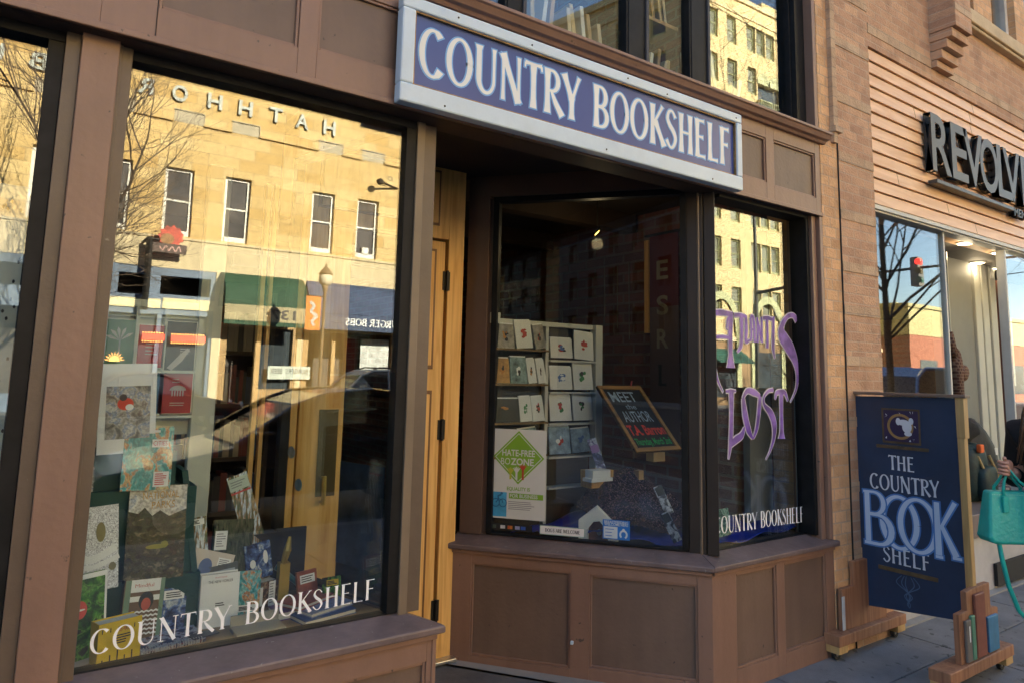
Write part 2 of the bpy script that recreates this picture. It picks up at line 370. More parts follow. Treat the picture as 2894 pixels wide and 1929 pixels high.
# ------------------------------------------------------------------ shared materials
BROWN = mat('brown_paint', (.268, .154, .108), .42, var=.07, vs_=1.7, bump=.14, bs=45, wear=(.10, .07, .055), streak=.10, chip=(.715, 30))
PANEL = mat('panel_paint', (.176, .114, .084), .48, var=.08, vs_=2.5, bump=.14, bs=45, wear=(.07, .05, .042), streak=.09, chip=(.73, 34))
POST = mat('post_paint', (.135, .095, .066), .42, var=.1, vs_=4, bump=.1, wear=(.24, .2, .16), chip=(.74, 40))
SILL = mat('sill_paint', (.165, .115, .105), .4, var=.18, vs_=6, bump=.25, bs=30, wear=(.26, .22, .20), chip=(.70, 42))
BLACK = mat('black_frame', (.011, .011, .012), .5, var=.3, vs_=9, spec=.2)
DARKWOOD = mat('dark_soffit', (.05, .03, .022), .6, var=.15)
WOOD = woodm('varnished_pine', (.80, .47, .145), (.62, .31, .075))
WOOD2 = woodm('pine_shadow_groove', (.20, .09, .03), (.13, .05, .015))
IRON = mat('dark_iron', (.03, .027, .024), .5, .6)
WHITE = mat('white_enamel', (.60, .71, .80), .35, var=.05, vs_=5, bump=.05)
DECAL = mat('white_vinyl', (.95, .95, .95), .5, var=0)
BLK = mat('matt_black', (.015, .015, .016), .7, var=.2)
INT = mat('dark_interior', (.035, .026, .021), .85, var=.25, vs_=2)
CEIL = mat('interior_ceiling', (.03, .045, .036), .85, var=.2)
DECK = woodm('display_deck', (.20, .12, .055), (.12, .07, .03), 'X', 8)
CONC = mat('pavement_concrete', (.165, .167, .175), .85, var=.2, vs_=2.2, bump=.45, bs=140, wear=(.085, .085, .085), chip=(.635, 13))
CONC2 = mat('light_concrete', (.30, .29, .27), .85, var=.12, vs_=3, bump=.35, bs=120)
ASPH = mat('asphalt', (.05, .05, .052), .9, var=.2, vs_=1.2, bump=.5, bs=120)
GLASS = glass('window_glass')
GLASS_FAR = glass('far_window_glass', .05, (.5, .52, .52), 0)
CHROME = mat('brushed_steel', (.55, .55, .54), .3, .9, var=.1)
BRICK_TAN = brick('tan_brick', (.76, .465, .245), (.56, .325, .165), (.54, .37, .24), .125, .068, .005)
BRICK_ROSE = brick('rose_brick', (.60, .365, .22), (.44, .255, .155), (.50, .35, .24), .165, .062, .005)
BRICK_SIDE = brick('rose_brick_side', (.42, .225, .15), (.36, .18, .125), (.33, .215, .155), .23, .078, .005, axes='YZ')
BRICK_PALE = brick('buff_brick', (.56, .40, .26), (.48, .32, .20), (.40, .30, .21), .165, .068, .004)
BRICK_IN = brick('interior_brick', (.22, .075, .05), (.12, .045, .035), (.19, .13, .10), .24, .085, .012, axes='YZ')
CEDAR = woodm('cedar_siding', (.86, .55, .32), (.74, .42, .205), 'X', 7)

# ------------------------------------------------------------------ ground
MB().quad((-160, -200, -.16), (260, -200, -.16), (260, 160, -.16), (-160, 160, -.16)).build('ground', mat('bare_ground', (.12, .11, .1), .9), kind='structure')
MB().box(-150, 240, -22, -4.6, -.155, -.13).build('road', ASPH, kind='structure')
b = MB()
for i in range(-24, 60):
    for x0, x1 in (((i*1.3+4.803-1.3), (i*1.3+4.803)),):
        for y0, y1 in ((-4.45, -3.05), (-3.05, -1.70), (-1.70, -.365), (-.365, .5)):
            if y0 < -3.3 or True: b.box(x0+.004, x1-.004, y0+.004, y1-.004, -.10, 0)
b.build('pavement', CONC, kind='structure', bevel=.006)
MB().box(-40, 90, -4.6, -4.46, -.16, 0).build('kerb', CONC2, kind='structure', bevel=.02)
MB().box(-40, 90, -4.45, 1.2, -.14, -.03).build('pavement_bed', mat('joint_dirt', (.07, .06, .05), .95), kind='structure')
MB().box(-150, 240, -26.2, -22.2, -.14, 0).build('far_pavement', CONC, kind='structure')
MB().box(-150, 240, -22.2, -22.0, -.14, 0).build('far_kerb', CONC2, kind='structure')
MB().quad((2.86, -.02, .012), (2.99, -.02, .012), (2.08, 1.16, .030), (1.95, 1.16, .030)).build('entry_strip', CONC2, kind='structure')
MB().quad((1.405, -.02, .004), (2.86, -.02, .004), (1.95, 1.16, .018), (1.06, 1.16, .018)).build('entry_floor', mat('worn_entry_floor', (.13, .125, .12), .9, var=.2, vs_=5, bump=.4, bs=120), kind='structure')
MB().box(4.75, 30, .0, .9, .0, .012).build('shop_threshold', CONC2, kind='structure')
# ------------------------------------------------------------------ bookshop
B = thing('bookshop_building', 'brown painted bookshop front with display windows and a recessed corner entrance', 'shop', (2, 1, 0))
# masonry mass (party walls, roof, back) that shades the street
m_ = MB(); m_.box(-14, 4.1, 14, 14.4, -.1, 11); m_.box(-14.3, -14, .4, 14, -.1, 11); m_.box(-14, 4.1, .4, 14, 10.7, 11)
m_.box(-14, 4.1, .2, .5, 4.6, 11.2); m_.box(-14, 4.1, .62, 14, 3.06, 3.14)
m_.build('wall', BRICK_TAN, B)
MB().box(4.1, 4.3, .45, 14, -.1, 11).build('party_wall', BRICK_IN, B)
i_ = MB(); i_.box(-13.9, 4.09, 9.0, 9.1, 0, 3.0); i_.box(-13.9, 4.09, .3, 9, 2.93, 3.0); i_.box(-3.0, -2.9, .3, 9, 0, 3)
i_.box(-3, 4.09, 1.18, 9, .02, .05); i_.box(-3, 4.09, 3.0, 3.05, 3.2, 7)
i_.build('interior', INT, B)
ib = MB()
for k in range(5): ib.box(1.9+k*.001, 4.05, 1.6+k*1.1, 1.72+k*1.1, 2.78, 2.93)
ib.build('ceiling_beam', mat('beam', (.05, .03, .018), .8), B)
# left pilaster
p = MB(); p.box(.061, .166, .05, .3, 0, 2.66)
p.build('pilaster', BROWN, B, bevel=.003)
p = MB(); p.box(.166, .207, .085, .3, 0, 2.66); p.box(.019, .061, .075, .3, 0, 2.66); p.box(.166, .176, .075, .085, .67, 2.655)
p.build('pilaster_trim', POST, B, bevel=.002)
# bulkheads
def panelled(f, a0, a1, b0, b1, panels, th, name='bulkhead', depth=.018):
    """face board with sunk panels: rails and stiles round each opening, panel set back"""
    q = MB(); xs = sorted({a0, a1, *[x for p_ in panels for x in p_[:2]]})
    for x0, x1 in zip(xs[:-1], xs[1:]):
        c = (x0+x1)/2; pp = [p_ for p_ in panels if p_[0] < c < p_[1]]
        if not pp: q.fbox(f, x0, x1, b0, b1, -th, 0)
        else:
            q.fbox(f, x0, x1, b0, pp[0][2], -th, 0); q.fbox(f, x0, x1, pp[0][3], b1, -th, 0)
    o = q.build(name, BROWN, B, bevel=.002)
    for p_ in panels:
        r = MB(); r.fbox(f, p_[0], p_[1], p_[2], p_[3], -th, -depth)
        e = .012                                                    # quarter-round bead round the panel
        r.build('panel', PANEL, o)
        s_ = MB(); s_.fbox(f, p_[0], p_[0]+e, p_[2], p_[3], -depth, -.006); s_.fbox(f, p_[1]-e, p_[1], p_[2], p_[3], -depth, -.006)
        s_.fbox(f, p_[0]+e, p_[1]-e, p_[2], p_[2]+e, -depth, -.006); s_.fbox(f, p_[0]+e, p_[1]-e, p_[3]-e, p_[3], -depth, -.006)
        s_.build('bead', BROWN, o, bevel=.003)
    return o
FX = F((0, 0, 0), (1, 0, 0), (0, 0, 1), (0, -1, 0))                 # street front, outward normal -Y
PHI = 0.87978
dR = V((-math.cos(PHI), math.sin(PHI), 0)); nR = V((-math.sin(PHI), -math.cos(PHI), 0))
FR = F((2.985, 0, 0), -dR, (0, 0, 1), nR)                            # splayed return; a runs from -1.41 (door) to 0 (corner)
FL = F((1.385, 0, 0), (.287, -.958, 0), (0, 0, 1), (.958, .287, 0))              # left side of the recess (seen only from inside)
panelled(FX, -1.6, 1.385, 0, .648, [(-1.2, -.1, .1, .55), (.10, 1.344, .10, .523)], .06)
panelled(FX, 2.985, 4.10, 0, .648, [(3.175, 3.528, .11, .583), (3.600, 4.012, .11, .583)], .06)
panelled(FR, -1.41, 0, .0, .648, [(-1.295, -.734, .062, .550), (-.630, -.073, .080, .548)], .06)
panelled(FL, -1.13, 0, 0, .648, [(-1.0, -.1, .1, .55)], .02)
def ledge(pts_out, pts_in, z0, z1, nose, name='sill'):
    """sloped sill: polyline of nose points and of inner points"""
    q = MB()
    for i in range(len(pts_out)-1):
        (ax, ay), (bx, by) = pts_out[i], pts_out[i+1]; (cx, cy), (dx, dy) = pts_in[i], pts_in[i+1]
        q.hexa([(ax, ay, z0-nose), (bx, by, z0-nose), (dx, dy, z0-nose), (cx, cy, z0-nose), (ax, ay, z0), (bx, by, z0), (dx, dy, z1), (cx, cy, z1)])
    return q.build(name, SILL, B, bevel=.006)
# corner points of the return offset by d (positive = into the building)
def corner(d): return (2.985+(d-d*math.cos(PHI))/math.sin(PHI), d)
def back(d): q = V((2.985, 0, 0))-nR*d+dR*1.43; return (q.x, q.y)
ledge([(-1.6, -.030), (1.408, -.030), (1.095, 1.08)], [(-1.6, .13), (1.27, .13), (.985, 1.08)], .650, .684, .028)
ledge([back(-.030), corner(-.030), (4.13, -.030)], [back(.13), corner(.13), (4.13, .13)], .650, .684, .028)
q = MB(); q.box(-1.6, 1.382, -.014, -.002, .600, .621); q.box(2.99, 4.1, -.014, -.002, .600, .621); q.fbox(FR, -1.41, -.005, .600, .621, .002, .014)
q.build('sill_moulding', BROWN, B, bevel=.004)
# fascia with sunk panels, soffit, cornice
panelled(FX, -1.6, 4.10, 2.652, 3.13, [(-1.2, .10, 2.775, 3.05), (.258, .720, 2.768, 3.05), (.790, 1.45, 2.782, 3.05), (1.55, 3.1, 2.77, 3.05), (3.2, 3.530, 2.765, 3.040), (3.606, 4.045, 2.755, 3.045)], .05, 'fascia')
MB().box(.2555, .2575, -.0022, -.0005, 2.652, 3.13).build('board_joint', BLK, B)
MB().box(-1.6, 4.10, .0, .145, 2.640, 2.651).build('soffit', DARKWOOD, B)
q = MB(); q.box(-1.6, 4.10, -.012, .010, 2.640, 2.664); q.build('fascia_trim', BROWN, B, bevel=.003)
prof = [(0, 3.12), (.02, 3.12), (.03, 3.135), (.05, 3.14), (.065, 3.165), (.075, 3.17), (.075, 3.185), (-.12, 3.21), (-.12, 3.12)]
q = MB(); q.prism(F((-1.6, 0, 0), (0, -1, 0), (0, 0, 1), (1, 0, 0)), prof, 0, 5.735); q.build('cornice', BROWN, B, bevel=.002)
# posts
q = MB(); q.box(1.264, 1.300, .090, .22, .675, 2.64); q.build('post', mat('post_paint_lit', (.2, .145, .095), .42, var=.1), B, bevel=.003)  # lit face of the post, the light put into a paler paint
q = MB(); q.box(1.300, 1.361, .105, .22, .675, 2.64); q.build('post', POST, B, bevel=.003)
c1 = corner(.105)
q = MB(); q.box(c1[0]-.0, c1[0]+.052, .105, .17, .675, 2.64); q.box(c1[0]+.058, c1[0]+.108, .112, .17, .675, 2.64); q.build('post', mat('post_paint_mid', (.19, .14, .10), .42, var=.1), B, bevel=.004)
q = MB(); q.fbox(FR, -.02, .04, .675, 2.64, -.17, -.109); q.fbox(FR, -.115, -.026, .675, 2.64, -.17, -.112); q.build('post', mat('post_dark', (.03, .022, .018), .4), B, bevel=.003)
# return: brown jamb by the door
q = MB(); q.fbox(FR, -1.41, -1.275, .684, 2.68, -.16, -.10); q.fbox(FR, -1.275, -1.25, .684, 2.66, -.16, -.115); q.fbox(FR, -1.41, .0, 2.67, 2.80, -.16, -.10)
q.build('return_jamb', mat('jamb_paint', (.12, .07, .05), .45, var=.1), B, bevel=.003)
# right end trims
q = MB(); q.box(4.015, 4.06, .02, .2, .66, 2.64); q.box(4.066, 4.10, -.004, .2, .66, 2.64); q.build('end_trim', BROWN, B, bevel=.004)
# windows -------------------------------------------------------------------
def window(f, a0, a1, b0, b1, c, fr, name='window', lft=True, rgt=True, top=True, dep=.05, bot=.012):
    """black sash round a pane; c = depth of the pane below the frame plane"""
    q = MB()
    if top: q.fbox(f, a0, a1, b1-fr, b1, c-.03, c+dep)
    q.fbox(f, a0, a1, b0, b0+bot, c-.03, c+.02)
    tt = b1-fr if top else b1
    if lft: q.fbox(f, a0, a0+fr, b0+bot, tt, c-.03, c+dep)
    if rgt: q.fbox(f, a1-fr, a1, b0+bot, tt, c-.03, c+dep)
    o = q.build(name, BLACK, B, bevel=.002)
    g = MB(); g.fbox(f, a0+(fr if lft else 0)-.004, a1-(fr if rgt else 0)+.004, b0+bot-.004, tt+.004, c-.004, c+.004); g.build('glass_pane', GLASS, o)
    return o
WL = window(FX, .207, 1.264, .672, 2.652, -.13, .045, lft=False, dep=.03)
WLL = window(FX, -1.5, .019, .672, 2.652, -.13, .045, dep=.04)
WR = window(FX, c1[0]+.108, 4.015, .672, 2.652, -.13, .03, lft=False, dep=.09)
WRet = window(FR, -1.25, -.115, .684, 2.668, -.13, .035, dep=.03)
WSide = window(FL, -1.0, -.14, .684, 2.64, -.06, .03, dep=.02)
# upper windows and their black mullions
for x0, x1 in ((-1.5, -.3), (-.2, .75), (.83, 1.70), (1.80, 2.48), (2.62, 2.98), (3.13, 3.96)):
    window(FX, x0, x1, 3.205, 4.55, -.13, .012, dep=.035)
for x0, x1 in ((.75, .83), (1.70, 1.80), (2.48, 2.62), (2.98, 3.13), (-.3, -.2)):
    q = MB(); q.box(x0, x1, .09, .17, 3.20, 4.55); mu = q.build('mullion', BLACK, B, bevel=.004)
    if x1 > 0: q = MB(); q.box(x1-.016, x1+.002, .08, .09, 3.20, 4.55); q.build('mullion_edge', mat('lit_edge_grey', (.07, .07, .08), .5, spec=.2), mu)  # grey strip painting the lit right edge of the mullion
q = MB(); q.box(3.96, 4.06, .06, .2, 3.2, 4.6); q.build('window_jamb', BLACK, B)
q = MB(); q.box(4.062, 4.10, .0, .2, 3.185, 4.6); q.build('end_trim', BROWN, B, bevel=.003)
MB().box(-3, 4.09, .15, .62, 3.14, 3.2).build('upper_window_shelf', mat('shelf_wood', (.42, .26, .12), .6), B)
# recess: door, frame, ceiling
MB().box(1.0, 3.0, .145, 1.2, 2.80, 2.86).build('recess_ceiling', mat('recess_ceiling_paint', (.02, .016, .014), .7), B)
D = MB(); D.box(1.72, 1.975, 1.09, 1.135, .045, 2.36); do = D.build('door', WOOD, B, bevel=.003)
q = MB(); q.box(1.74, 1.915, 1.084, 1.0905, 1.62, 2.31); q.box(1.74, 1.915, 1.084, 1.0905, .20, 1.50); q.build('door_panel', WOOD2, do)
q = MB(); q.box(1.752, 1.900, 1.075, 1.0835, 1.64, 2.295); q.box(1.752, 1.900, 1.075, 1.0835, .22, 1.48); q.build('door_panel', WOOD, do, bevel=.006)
for z in (2.13, 1.28, .30):
    q = MB(); q.tube([(1.985, 1.072, z-.06), (1.985, 1.072, z+.06)], .009, 8); q.box(1.962, 2.008, 1.083, 1.089, z-.055, z+.055); q.build('hinge', IRON, do)
D = MB(); D.box(1.165, 1.40, 1.09, 1.135, .045, 2.36); do = D.build('door', WOOD, B, bevel=.003)
q = MB(); q.box(1.27, 1.37, 1.082, 1.0895, .965, 1.40); q.build('glass_slot', mat('smoked_slot', (.10, .075, .03), .2), do)
q = MB(); q.tube([(1.30, 1.05, .93), (1.30, 1.045, 1.0), (1.30, 1.05, 1.07)], .012, 8); q.tube([(1.30, 1.085, .94), (1.30, 1.05, .94)], .008, 6); q.tube([(1.30, 1.085, 1.06), (1.30, 1.05, 1.06)], .008, 6); q.build('pull_handle', mat('brass_pull', (.6, .42, .12), .3, .8), do)
q = MB(); q.box(1.995, 2.10, 1.085, 1.16, .03, 2.86); q.box(.99, 1.995, 1.085, 1.16, 2.375, 2.86); q.box(1.10, 1.155, 1.085, 1.16, .03, 2.375); q.build('door_frame', WOOD, B, bevel=.004)
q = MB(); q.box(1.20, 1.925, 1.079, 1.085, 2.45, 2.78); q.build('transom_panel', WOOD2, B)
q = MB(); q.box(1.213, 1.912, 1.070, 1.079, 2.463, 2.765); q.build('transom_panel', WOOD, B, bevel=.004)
q = MB(); q.box(1.10, 2.1, 1.03, 1.1, .03, .048); q.build('door_threshold', CHROME, B, bevel=.004)
q = MB(); q.lathe((0, 0, 0), [(.024, 0), (.026, .004), (.012, .01), (.012, .03), (.022, .036), (.024, .05), (.016, .06), (0.002, .062)], 16, F(FR.p(-.703, .21, 0), (0, 0, 1), FR.u, FR.n)); q.build('cabinet_knob', IRON, B, smooth=True)
q = MB(); q.fbox(FR, -.728, -.712, .190, .206, 0, .02); q.build('hose_tap', WHITE, B, bevel=.003)
# display decks
q = MB(); q.prism(F((0, 0, 0), (1, 0, 0), (0, 1, 0), (0, 0, 1)), [(-1.5, .16), (1.25, .16), (.965, 1.1), (-1.5, 1.1)], .64, .672); q.build('display_deck', DECK, B)
pts = [corner(.16), (4.10, .16), (4.10, 3.0), (back(.16)[0], 3.0), back(.16)]
q = MB(); q.prism(F((0, 0, 0), (1, 0, 0), (0, 1, 0), (0, 0, 1)), pts, .64, .672); q.build('display_deck', BLK, B)

tl_ = thing('added_shade_block', 'tall brick block added outside the view on the left to shade the far side of the street', 'building', (-30, 7, 0))
q = MB(); q.box(-60, -14.4, .2, 14, -.1, 30); q.box(-14.4, -1.65, 2.0, 14, 11.3, 30); q.build('wall', BRICK_ROSE, tl_)  # unseen block added to keep the sun off the far left facade

# ------------------------------------------------------------------ neighbouring clothing store
S = thing('clothing_store_building', 'rose brick store with a cedar plank signboard and big shop window', 'shop', (8, 1, 0))
q = MB(); q.box(4.10, 4.300, -.004, .4, 0, 10.8); q.build('corner_pier', BRICK_TAN, S, bevel=.004)
q = MB(); q.box(4.300, 4.742, -.012, .4, 0, 3.985); q.box(4.300, 30, -.012, .4, 3.985, 4.66); q.box(4.300, 5.98, -.012, .4, 4.66, 10.8)
q.box(5.98, 30, -.012, .4, 6.6, 10.8); q.box(14, 30, -.012, .4, 2.83, 3.985); q.box(30, 90, .0, .4, 0, 10.8); q.box(4.3, 90, 13, 13.4, 0, 10.8); q.box(4.3, 90, .4, 13, 10.5, 10.8)  # includes an unseen run of wall, carried on unbroken to shade the street
q.build('brick_wall', BRICK_ROSE, S)
q = MB()
for z in (3.895, 3.495, 3.085, 2.690, 2.345, 2.06, 1.735, 1.35, .95, .55): q.box(4.302, 4.740, -.0165, -.01, z-.031, z+.031)
for z in (4.275, 4.66, 5.04): q.box(4.302, 4.740, -.0165, -.01, z-.036, z+.036)
q.box(4.745, 30, -.0165, -.01, 4.085, 4.160)
q.build('pale_brick_course', BRICK_PALE, S)
q = MB(); q.box(4.222, 4.276, -.035, -.002, 3.26, 10.7); q.box(4.216, 4.300, -.050, -.002, 3.225, 3.265); q.box(4.226, 4.268, -.032, -.002, 3.155, 3.225)
q.build('brick_strip', BRICK_PALE, S, bevel=.003)
q = MB(); q.box(4.297, 4.3005, -.0135, -.003, 0, 10); q.build('mortar_joint', BLK, S)
# stepped brick corbel
q = MB(); f = F((0, 0, 0), (1, 0, 0), (0, 0, 1), (0, -1, 0))
for k, (d, z0, z1) in enumerate(((.06, 4.085, 4.14), (.10, 4.145, 4.215), (.14, 4.22, 4.29), (.18, 4.295, 4.365))): q.box(5.70, 5.99, -d, -.01, z0, z1)
q.box(5.70, 5.99, -.21, -.01, 4.37, 7.0); q.build('brick_corbel', BRICK_ROSE, S, bevel=.004)
q = MB(); q.box(5.698, 5.992, -.213, -.2, 4.50, 4.56); q.build('pale_brick_course', BRICK_PALE, S)
q = MB(); q.box(6.0, 30, -.09, .2, 4.655, 4.775); q.box(6.0, 30, -.07, .0, 4.625, 4.655); q.build('stone_sill', mat('sandstone_sill', (.58, .45, .28), .8, bump=.3), S, bevel=.01)
for i, (x0, x1) in enumerate(((6.1, 6.62), (7.0, 7.55), (7.8, 8.6))):
    q = MB(); q.box(x0, x0+.06, .06, .16, 4.775, 6.4); q.box(x1-.06, x1, .06, .16, 4.775, 6.4); q.box(x0, x1, .06, .16, 4.775, 4.83); w = q.build('upper_window', mat('sash_white', (.6, .57, .52), .5), S)
    g = MB(); g.box(x0+.05, x1-.05, .1, .106, 4.8, 6.4); g.build('glass_pane', GLASS, w)
    g = MB(); g.box(x0+.05, x1-.05, .3, .31, 4.8, 6.4); g.build('blind', mat('dark_blind', (.06, .06, .07), .8), w)
for x0, x1 in ((6.0, 6.1), (6.62, 7.0), (7.55, 7.8), (8.6, 30)):
    MB().box(x0, x1, .0, .3, 4.775, 6.6).build('brick_pilaster', BRICK_TAN, S)
# cedar siding: thirteen lapped boards
q = MB(); q.box(4.745, 14, .03, .3, 2.83, 3.985)
for k in range(12):
    z = 2.833+k*.0960; q.hexa([(4.745, -.010, z), (14, -.010, z), (14, .03, z), (4.745, .03, z), (4.745, .004, z+.089), (14, .004, z+.089), (14, .03, z+.089), (4.745, .03, z+.089)])
q.build('cedar_siding', CEDAR, S, bevel=.002)
q = MB()
for k in range(12): q.box(4.745, 14, .012, .028, 2.922+k*.096, 2.929+k*.096)
q.mi = 1; rnd = random.Random(6)
for k in range(12):
    z = 2.836+k*.096
    for x in (5.1+rnd.random()*1.6, 7.2+rnd.random()*2): q.hexa([(x, -.0105, z), (x+.004, -.0105, z), (x+.004, .02, z), (x, .02, z), (x, .0035, z+.086), (x+.004, .0035, z+.086), (x+.004, .02, z+.086), (x, .02, z+.086)])
q.build('siding_groove', [BLK, mat('siding_joint', (.16, .08, .035), .8)], S)
PALE = mat('pale_trim', (.55, .54, .49), .45, var=.08)
q = MB(); q.box(4.745, 14, -.005, .12, 2.800, 2.832); q.box(4.745, 14, .01, .1, 2.785, 2.80); q.build('head_trim', PALE, S, bevel=.003)
q = MB(); q.box(4.72, 14, .0, .34, .45, .62); q.build('shop_sill', mat('shop_sill_paint', (.16, .13, .12), .5), S, bevel=.006)
q = MB(); q.box(4.72, 14, .06, .34, .01, .45); q.build('stall_riser', mat('grey_white_paint', (.42, .42, .43), .6, var=.1), S)
q = MB(); q.box(6.45, 7.2, .03, .055, .03, .2); q.build('floor_vent', BLK, S)
for x0, x1 in ((4.745, 5.865), (7.03, 8.25), (8.27, 9.6)):
    q = MB(); q.box(x1-.012, x1+.012, .035, .085, .62, 2.79); q.box(x0, x1, .035, .085, .60, .635); w = q.build('shop_window', PALE, S, bevel=.003)
    g = MB(); g.box(x0, x1-.012, .055, .063, .635, 2.79); g.build('glass_pane', GLASS, w)
q = MB(); q.box(7.0, 7.03, .03, .1, .62, 2.79); q.build('window_post', PALE, S, bevel=.003)
q = MB(); q.box(4.5, 14, .3, 5, .58, .62); q.build('display_floor', mat('display_floor_wood', (.12, .09, .07), .6), S)
q = MB(); q.box(4.5, 14, .1, 5, 2.832, 2.9); q.build('shop_ceiling', mat('shop_ceiling_grey', (.17, .155, .14), .7), S)
q = MB(); q.box(4.5, 14, 4.9, 5, .6, 2.9); q.box(4.32, 4.5, .4, 5, .6, 2.9); q.build('shop_back_wall', mat('shop_back', (.10, .09, .08), .8), S)
q = MB(); q.box(7.15, 7.80, .62, .72, .62, 2.83); q.build('grey_partition', mat('grey_partition_paint', (.27, .27, .25), .6, var=.05), S)
q = MB()
for x in (7.83, 8.00, 8.2): q.box(x, x+.14, .60, .72, .62, 2.83)
q.build('white_column', mat('cream_paint', (.66, .65, .58), .5, var=.04), S, bevel=.008)
q = MB(); q.box(8.38, 9.1, .6, .66, .62, 2.7); dd = q.build('inner_door', mat('maroon_door', (.17, .075, .055), .5), S)
q = MB(); q.box(8.5, 8.58, .56, .6, 1.6, 2.3); q.build('door_handle', CHROME, dd)
LAMPW = mat('lamp_glow', (1, .82, .5), .4, emit=1.6, var=0)
for x, y in ((6.66, .20), (7.36, .195), (7.83, .565), (8.34, .63)):
    l = MB(); l.lathe((x, y, 2.832), [(.075, 0), (.075, -.012), (.05, -.014), (.05, -.004)], 20); o = l.build('ceiling_light', PALE, S)
    pl_ = bpy.data.lights.new('lamp_light', 'POINT'); pl_.energy = .35; pl_.color = (1, .80, .5); pl_.shadow_soft_size = .06; po_ = bpy.data.objects.new('lamp_light', pl_); COL.objects.link(po_); po_.parent = o; po_.location = (x, y, 2.76)
    l = MB(); l.lathe((x, y, 2.826), [(.06, 0), (.058, -.012), (.02, -.018)], 20); l.build('lamp_lens', LAMPW, o)

# black raised letters of the store name
t_ = thing('raised_sign_letters', 'large black block letters of the clothing store name standing off cedar planks', 'sign', (6.4, -.05, 3.2))
SG = mat('sign_graphite', (.055, .058, .06), .4, .3, var=.15); SGS = mat('sign_side', (.012, .013, .015), .5)
f = F((0, -.02, 0), (1, 0, 0), (0, 0, 1), (0, -1, 0))
for ch, x0, w in (('R', 5.50, .31), ('E', 5.83, .275), ('V', 6.045, .36), ('O', 6.345, .35), ('L', 6.685, .285), ('V', 6.815, .36), ('E', 7.20, .27), ('R', 7.5, .3)):
    q = MB(); sans(q, f, ch, .47, x0, 3.205, width=w, c=0, depth=.055, m=1, bold=.01); sans(q, f, ch, .47, x0, 3.205, width=w, c=.0552, m=0, bold=.01); q.build('letter', [SG, SGS], t_)
q = MB(); q.box(5.53, 6.95, -.085, -.02, 3.105, 3.135); q.build('rail', SG, t_, bevel=.003)
q = MB(); sans(q, f, "MENS", .075, 7.0, 3.075, width=.3, depth=.05, m=1, bold=.01); sans(q, f, "MENS", .075, 7.0, 3.075, width=.3, c=.0502, m=0, bold=.01); q.build('small_letters', [SG, SGS], t_)


# ------------------------------------------------------------------ main sign over the entrance
t_ = thing('shop_sign', 'long blue sign board in a white metal frame reading COUNTRY BOOKSHELF above the recessed entrance', 'sign', (2.15, -.03, 2.643))
x0, x1, z0, z1, d = 1.10, 3.213, 2.643, 3.085, -.068
ix0, ix1, iz0, iz1 = 1.158, 3.168, 2.722, 3.032
q = MB(); q.box(x0, x1, d, -.014, z0, iz0); q.box(x0, x1, d, -.014, iz1, z1); q.box(x0, ix0, d, -.014, iz0, iz1); q.box(ix1, x1, d, -.014, iz0, iz1)
q.build('frame', WHITE, t_, bevel=.007)
for x, z in ((1.30, 2.665), (1.35, 3.06), (1.73, 3.055), (2.32, 3.06), (2.18, 2.668), (2.95, 2.664), (3.16, 3.055), (2.6, 3.05)): q = MB(); q.lathe((x, d-.0005, z), [(.0045, 0), (.004, .002)], 8, F((0, 0, 0), (1, 0, 0), (0, 0, 1), (0, -1, 0))); q.build('screw', IRON, t_)
GOLD = mat('tarnished_gilt', (.33, .20, .07), .5, .2, var=.3, vs_=30)
q = MB(); e = .006
q.box(ix0, ix1, -.058, -.03, iz0, iz0+e); q.box(ix0, ix1, -.058, -.03, iz1-e, iz1); q.box(ix0, ix0+e, -.058, -.03, iz0+e, iz1-e); q.box(ix1-e, ix1, -.058, -.03, iz0+e, iz1-e)
q.build('gilt_lip', GOLD, t_)
q = MB(); q.box(ix0+.001, ix1-.001, -.044, -.014, iz0+.001, iz1-.001); q.build('board', mat('sign_blue', (.052, .086, .30), .3, var=.1, vs_=1.2), t_)
f = F((0, -.0445, 0), (1, 0, 0), (0, 0, 1), (0, -1, 0))
LW = mat('sign_letter_white', (.82, .84, .82), .4, var=.03); LB = mat('sign_letter_edge', (.18, .42, .80), .4, var=0)
q = MB()
kw = dict(s=.060, t=.030, fl=1.5, track=.075)
serif(q, f, 'COUNTRY', .210, 1.190, 2.776, width=.85, grow=.0065, c=.0, m=0, **kw); serif(q, f, 'COUNTRY', .210, 1.190, 2.776, width=.85, c=.0014, m=1, **kw)
serif(q, f, 'BOOKSHELF', .210, 2.112, 2.776, width=1.025, grow=.0065, c=.0, m=0, **kw); serif(q, f, 'BOOKSHELF', .210, 2.112, 2.776, width=1.025, c=.0014, m=1, **kw)
q.build('lettering', [LB, LW], t_)

# ------------------------------------------------------------------ lettering on the panes
def decal(name, label, build, mats): q = MB(); build(q); return q.build(name, mats, label=label, cat='lettering')
def skewf(rise): return F((0, -.0, 0), (1, 0, rise), (0, 0, 1), (0, -1, 0))
fw = F((0, .1255, 0), (1, 0, .022), (0, 0, 1), (0, -1, 0))
decal('window_lettering', 'white capitals reading COUNTRY BOOKSHELF along the bottom of the left display window', lambda q: (
    serif(q, fw, 'COUNTRY', .073, .246, .716, width=.412, s=.066, t=.018, fl=1.2, sf=.016, track=.07), serif(q, fw, 'BOOKSHELF', .073, .702, .716, width=.482, s=.066, t=.018, fl=1.2, sf=.016, track=.07)), DECAL)
fw2 = F((0, .1255, 0), (1, 0, -.022), (0, 0, 1), (0, -1, 0))
decal('window_lettering', 'smaller white COUNTRY BOOKSHELF lettering low on the right hand window under purple letters', lambda q: (
    serif(q, fw2, 'COUNTRY', .092, 3.166, .832, width=.378, s=.066, t=.018, fl=1.2, sf=.016, track=.07), serif(q, fw2, 'BOOKSHELF', .092, 3.572, .835, width=.430, s=.066, t=.018, fl=1.2, sf=.016, track=.07)), DECAL)
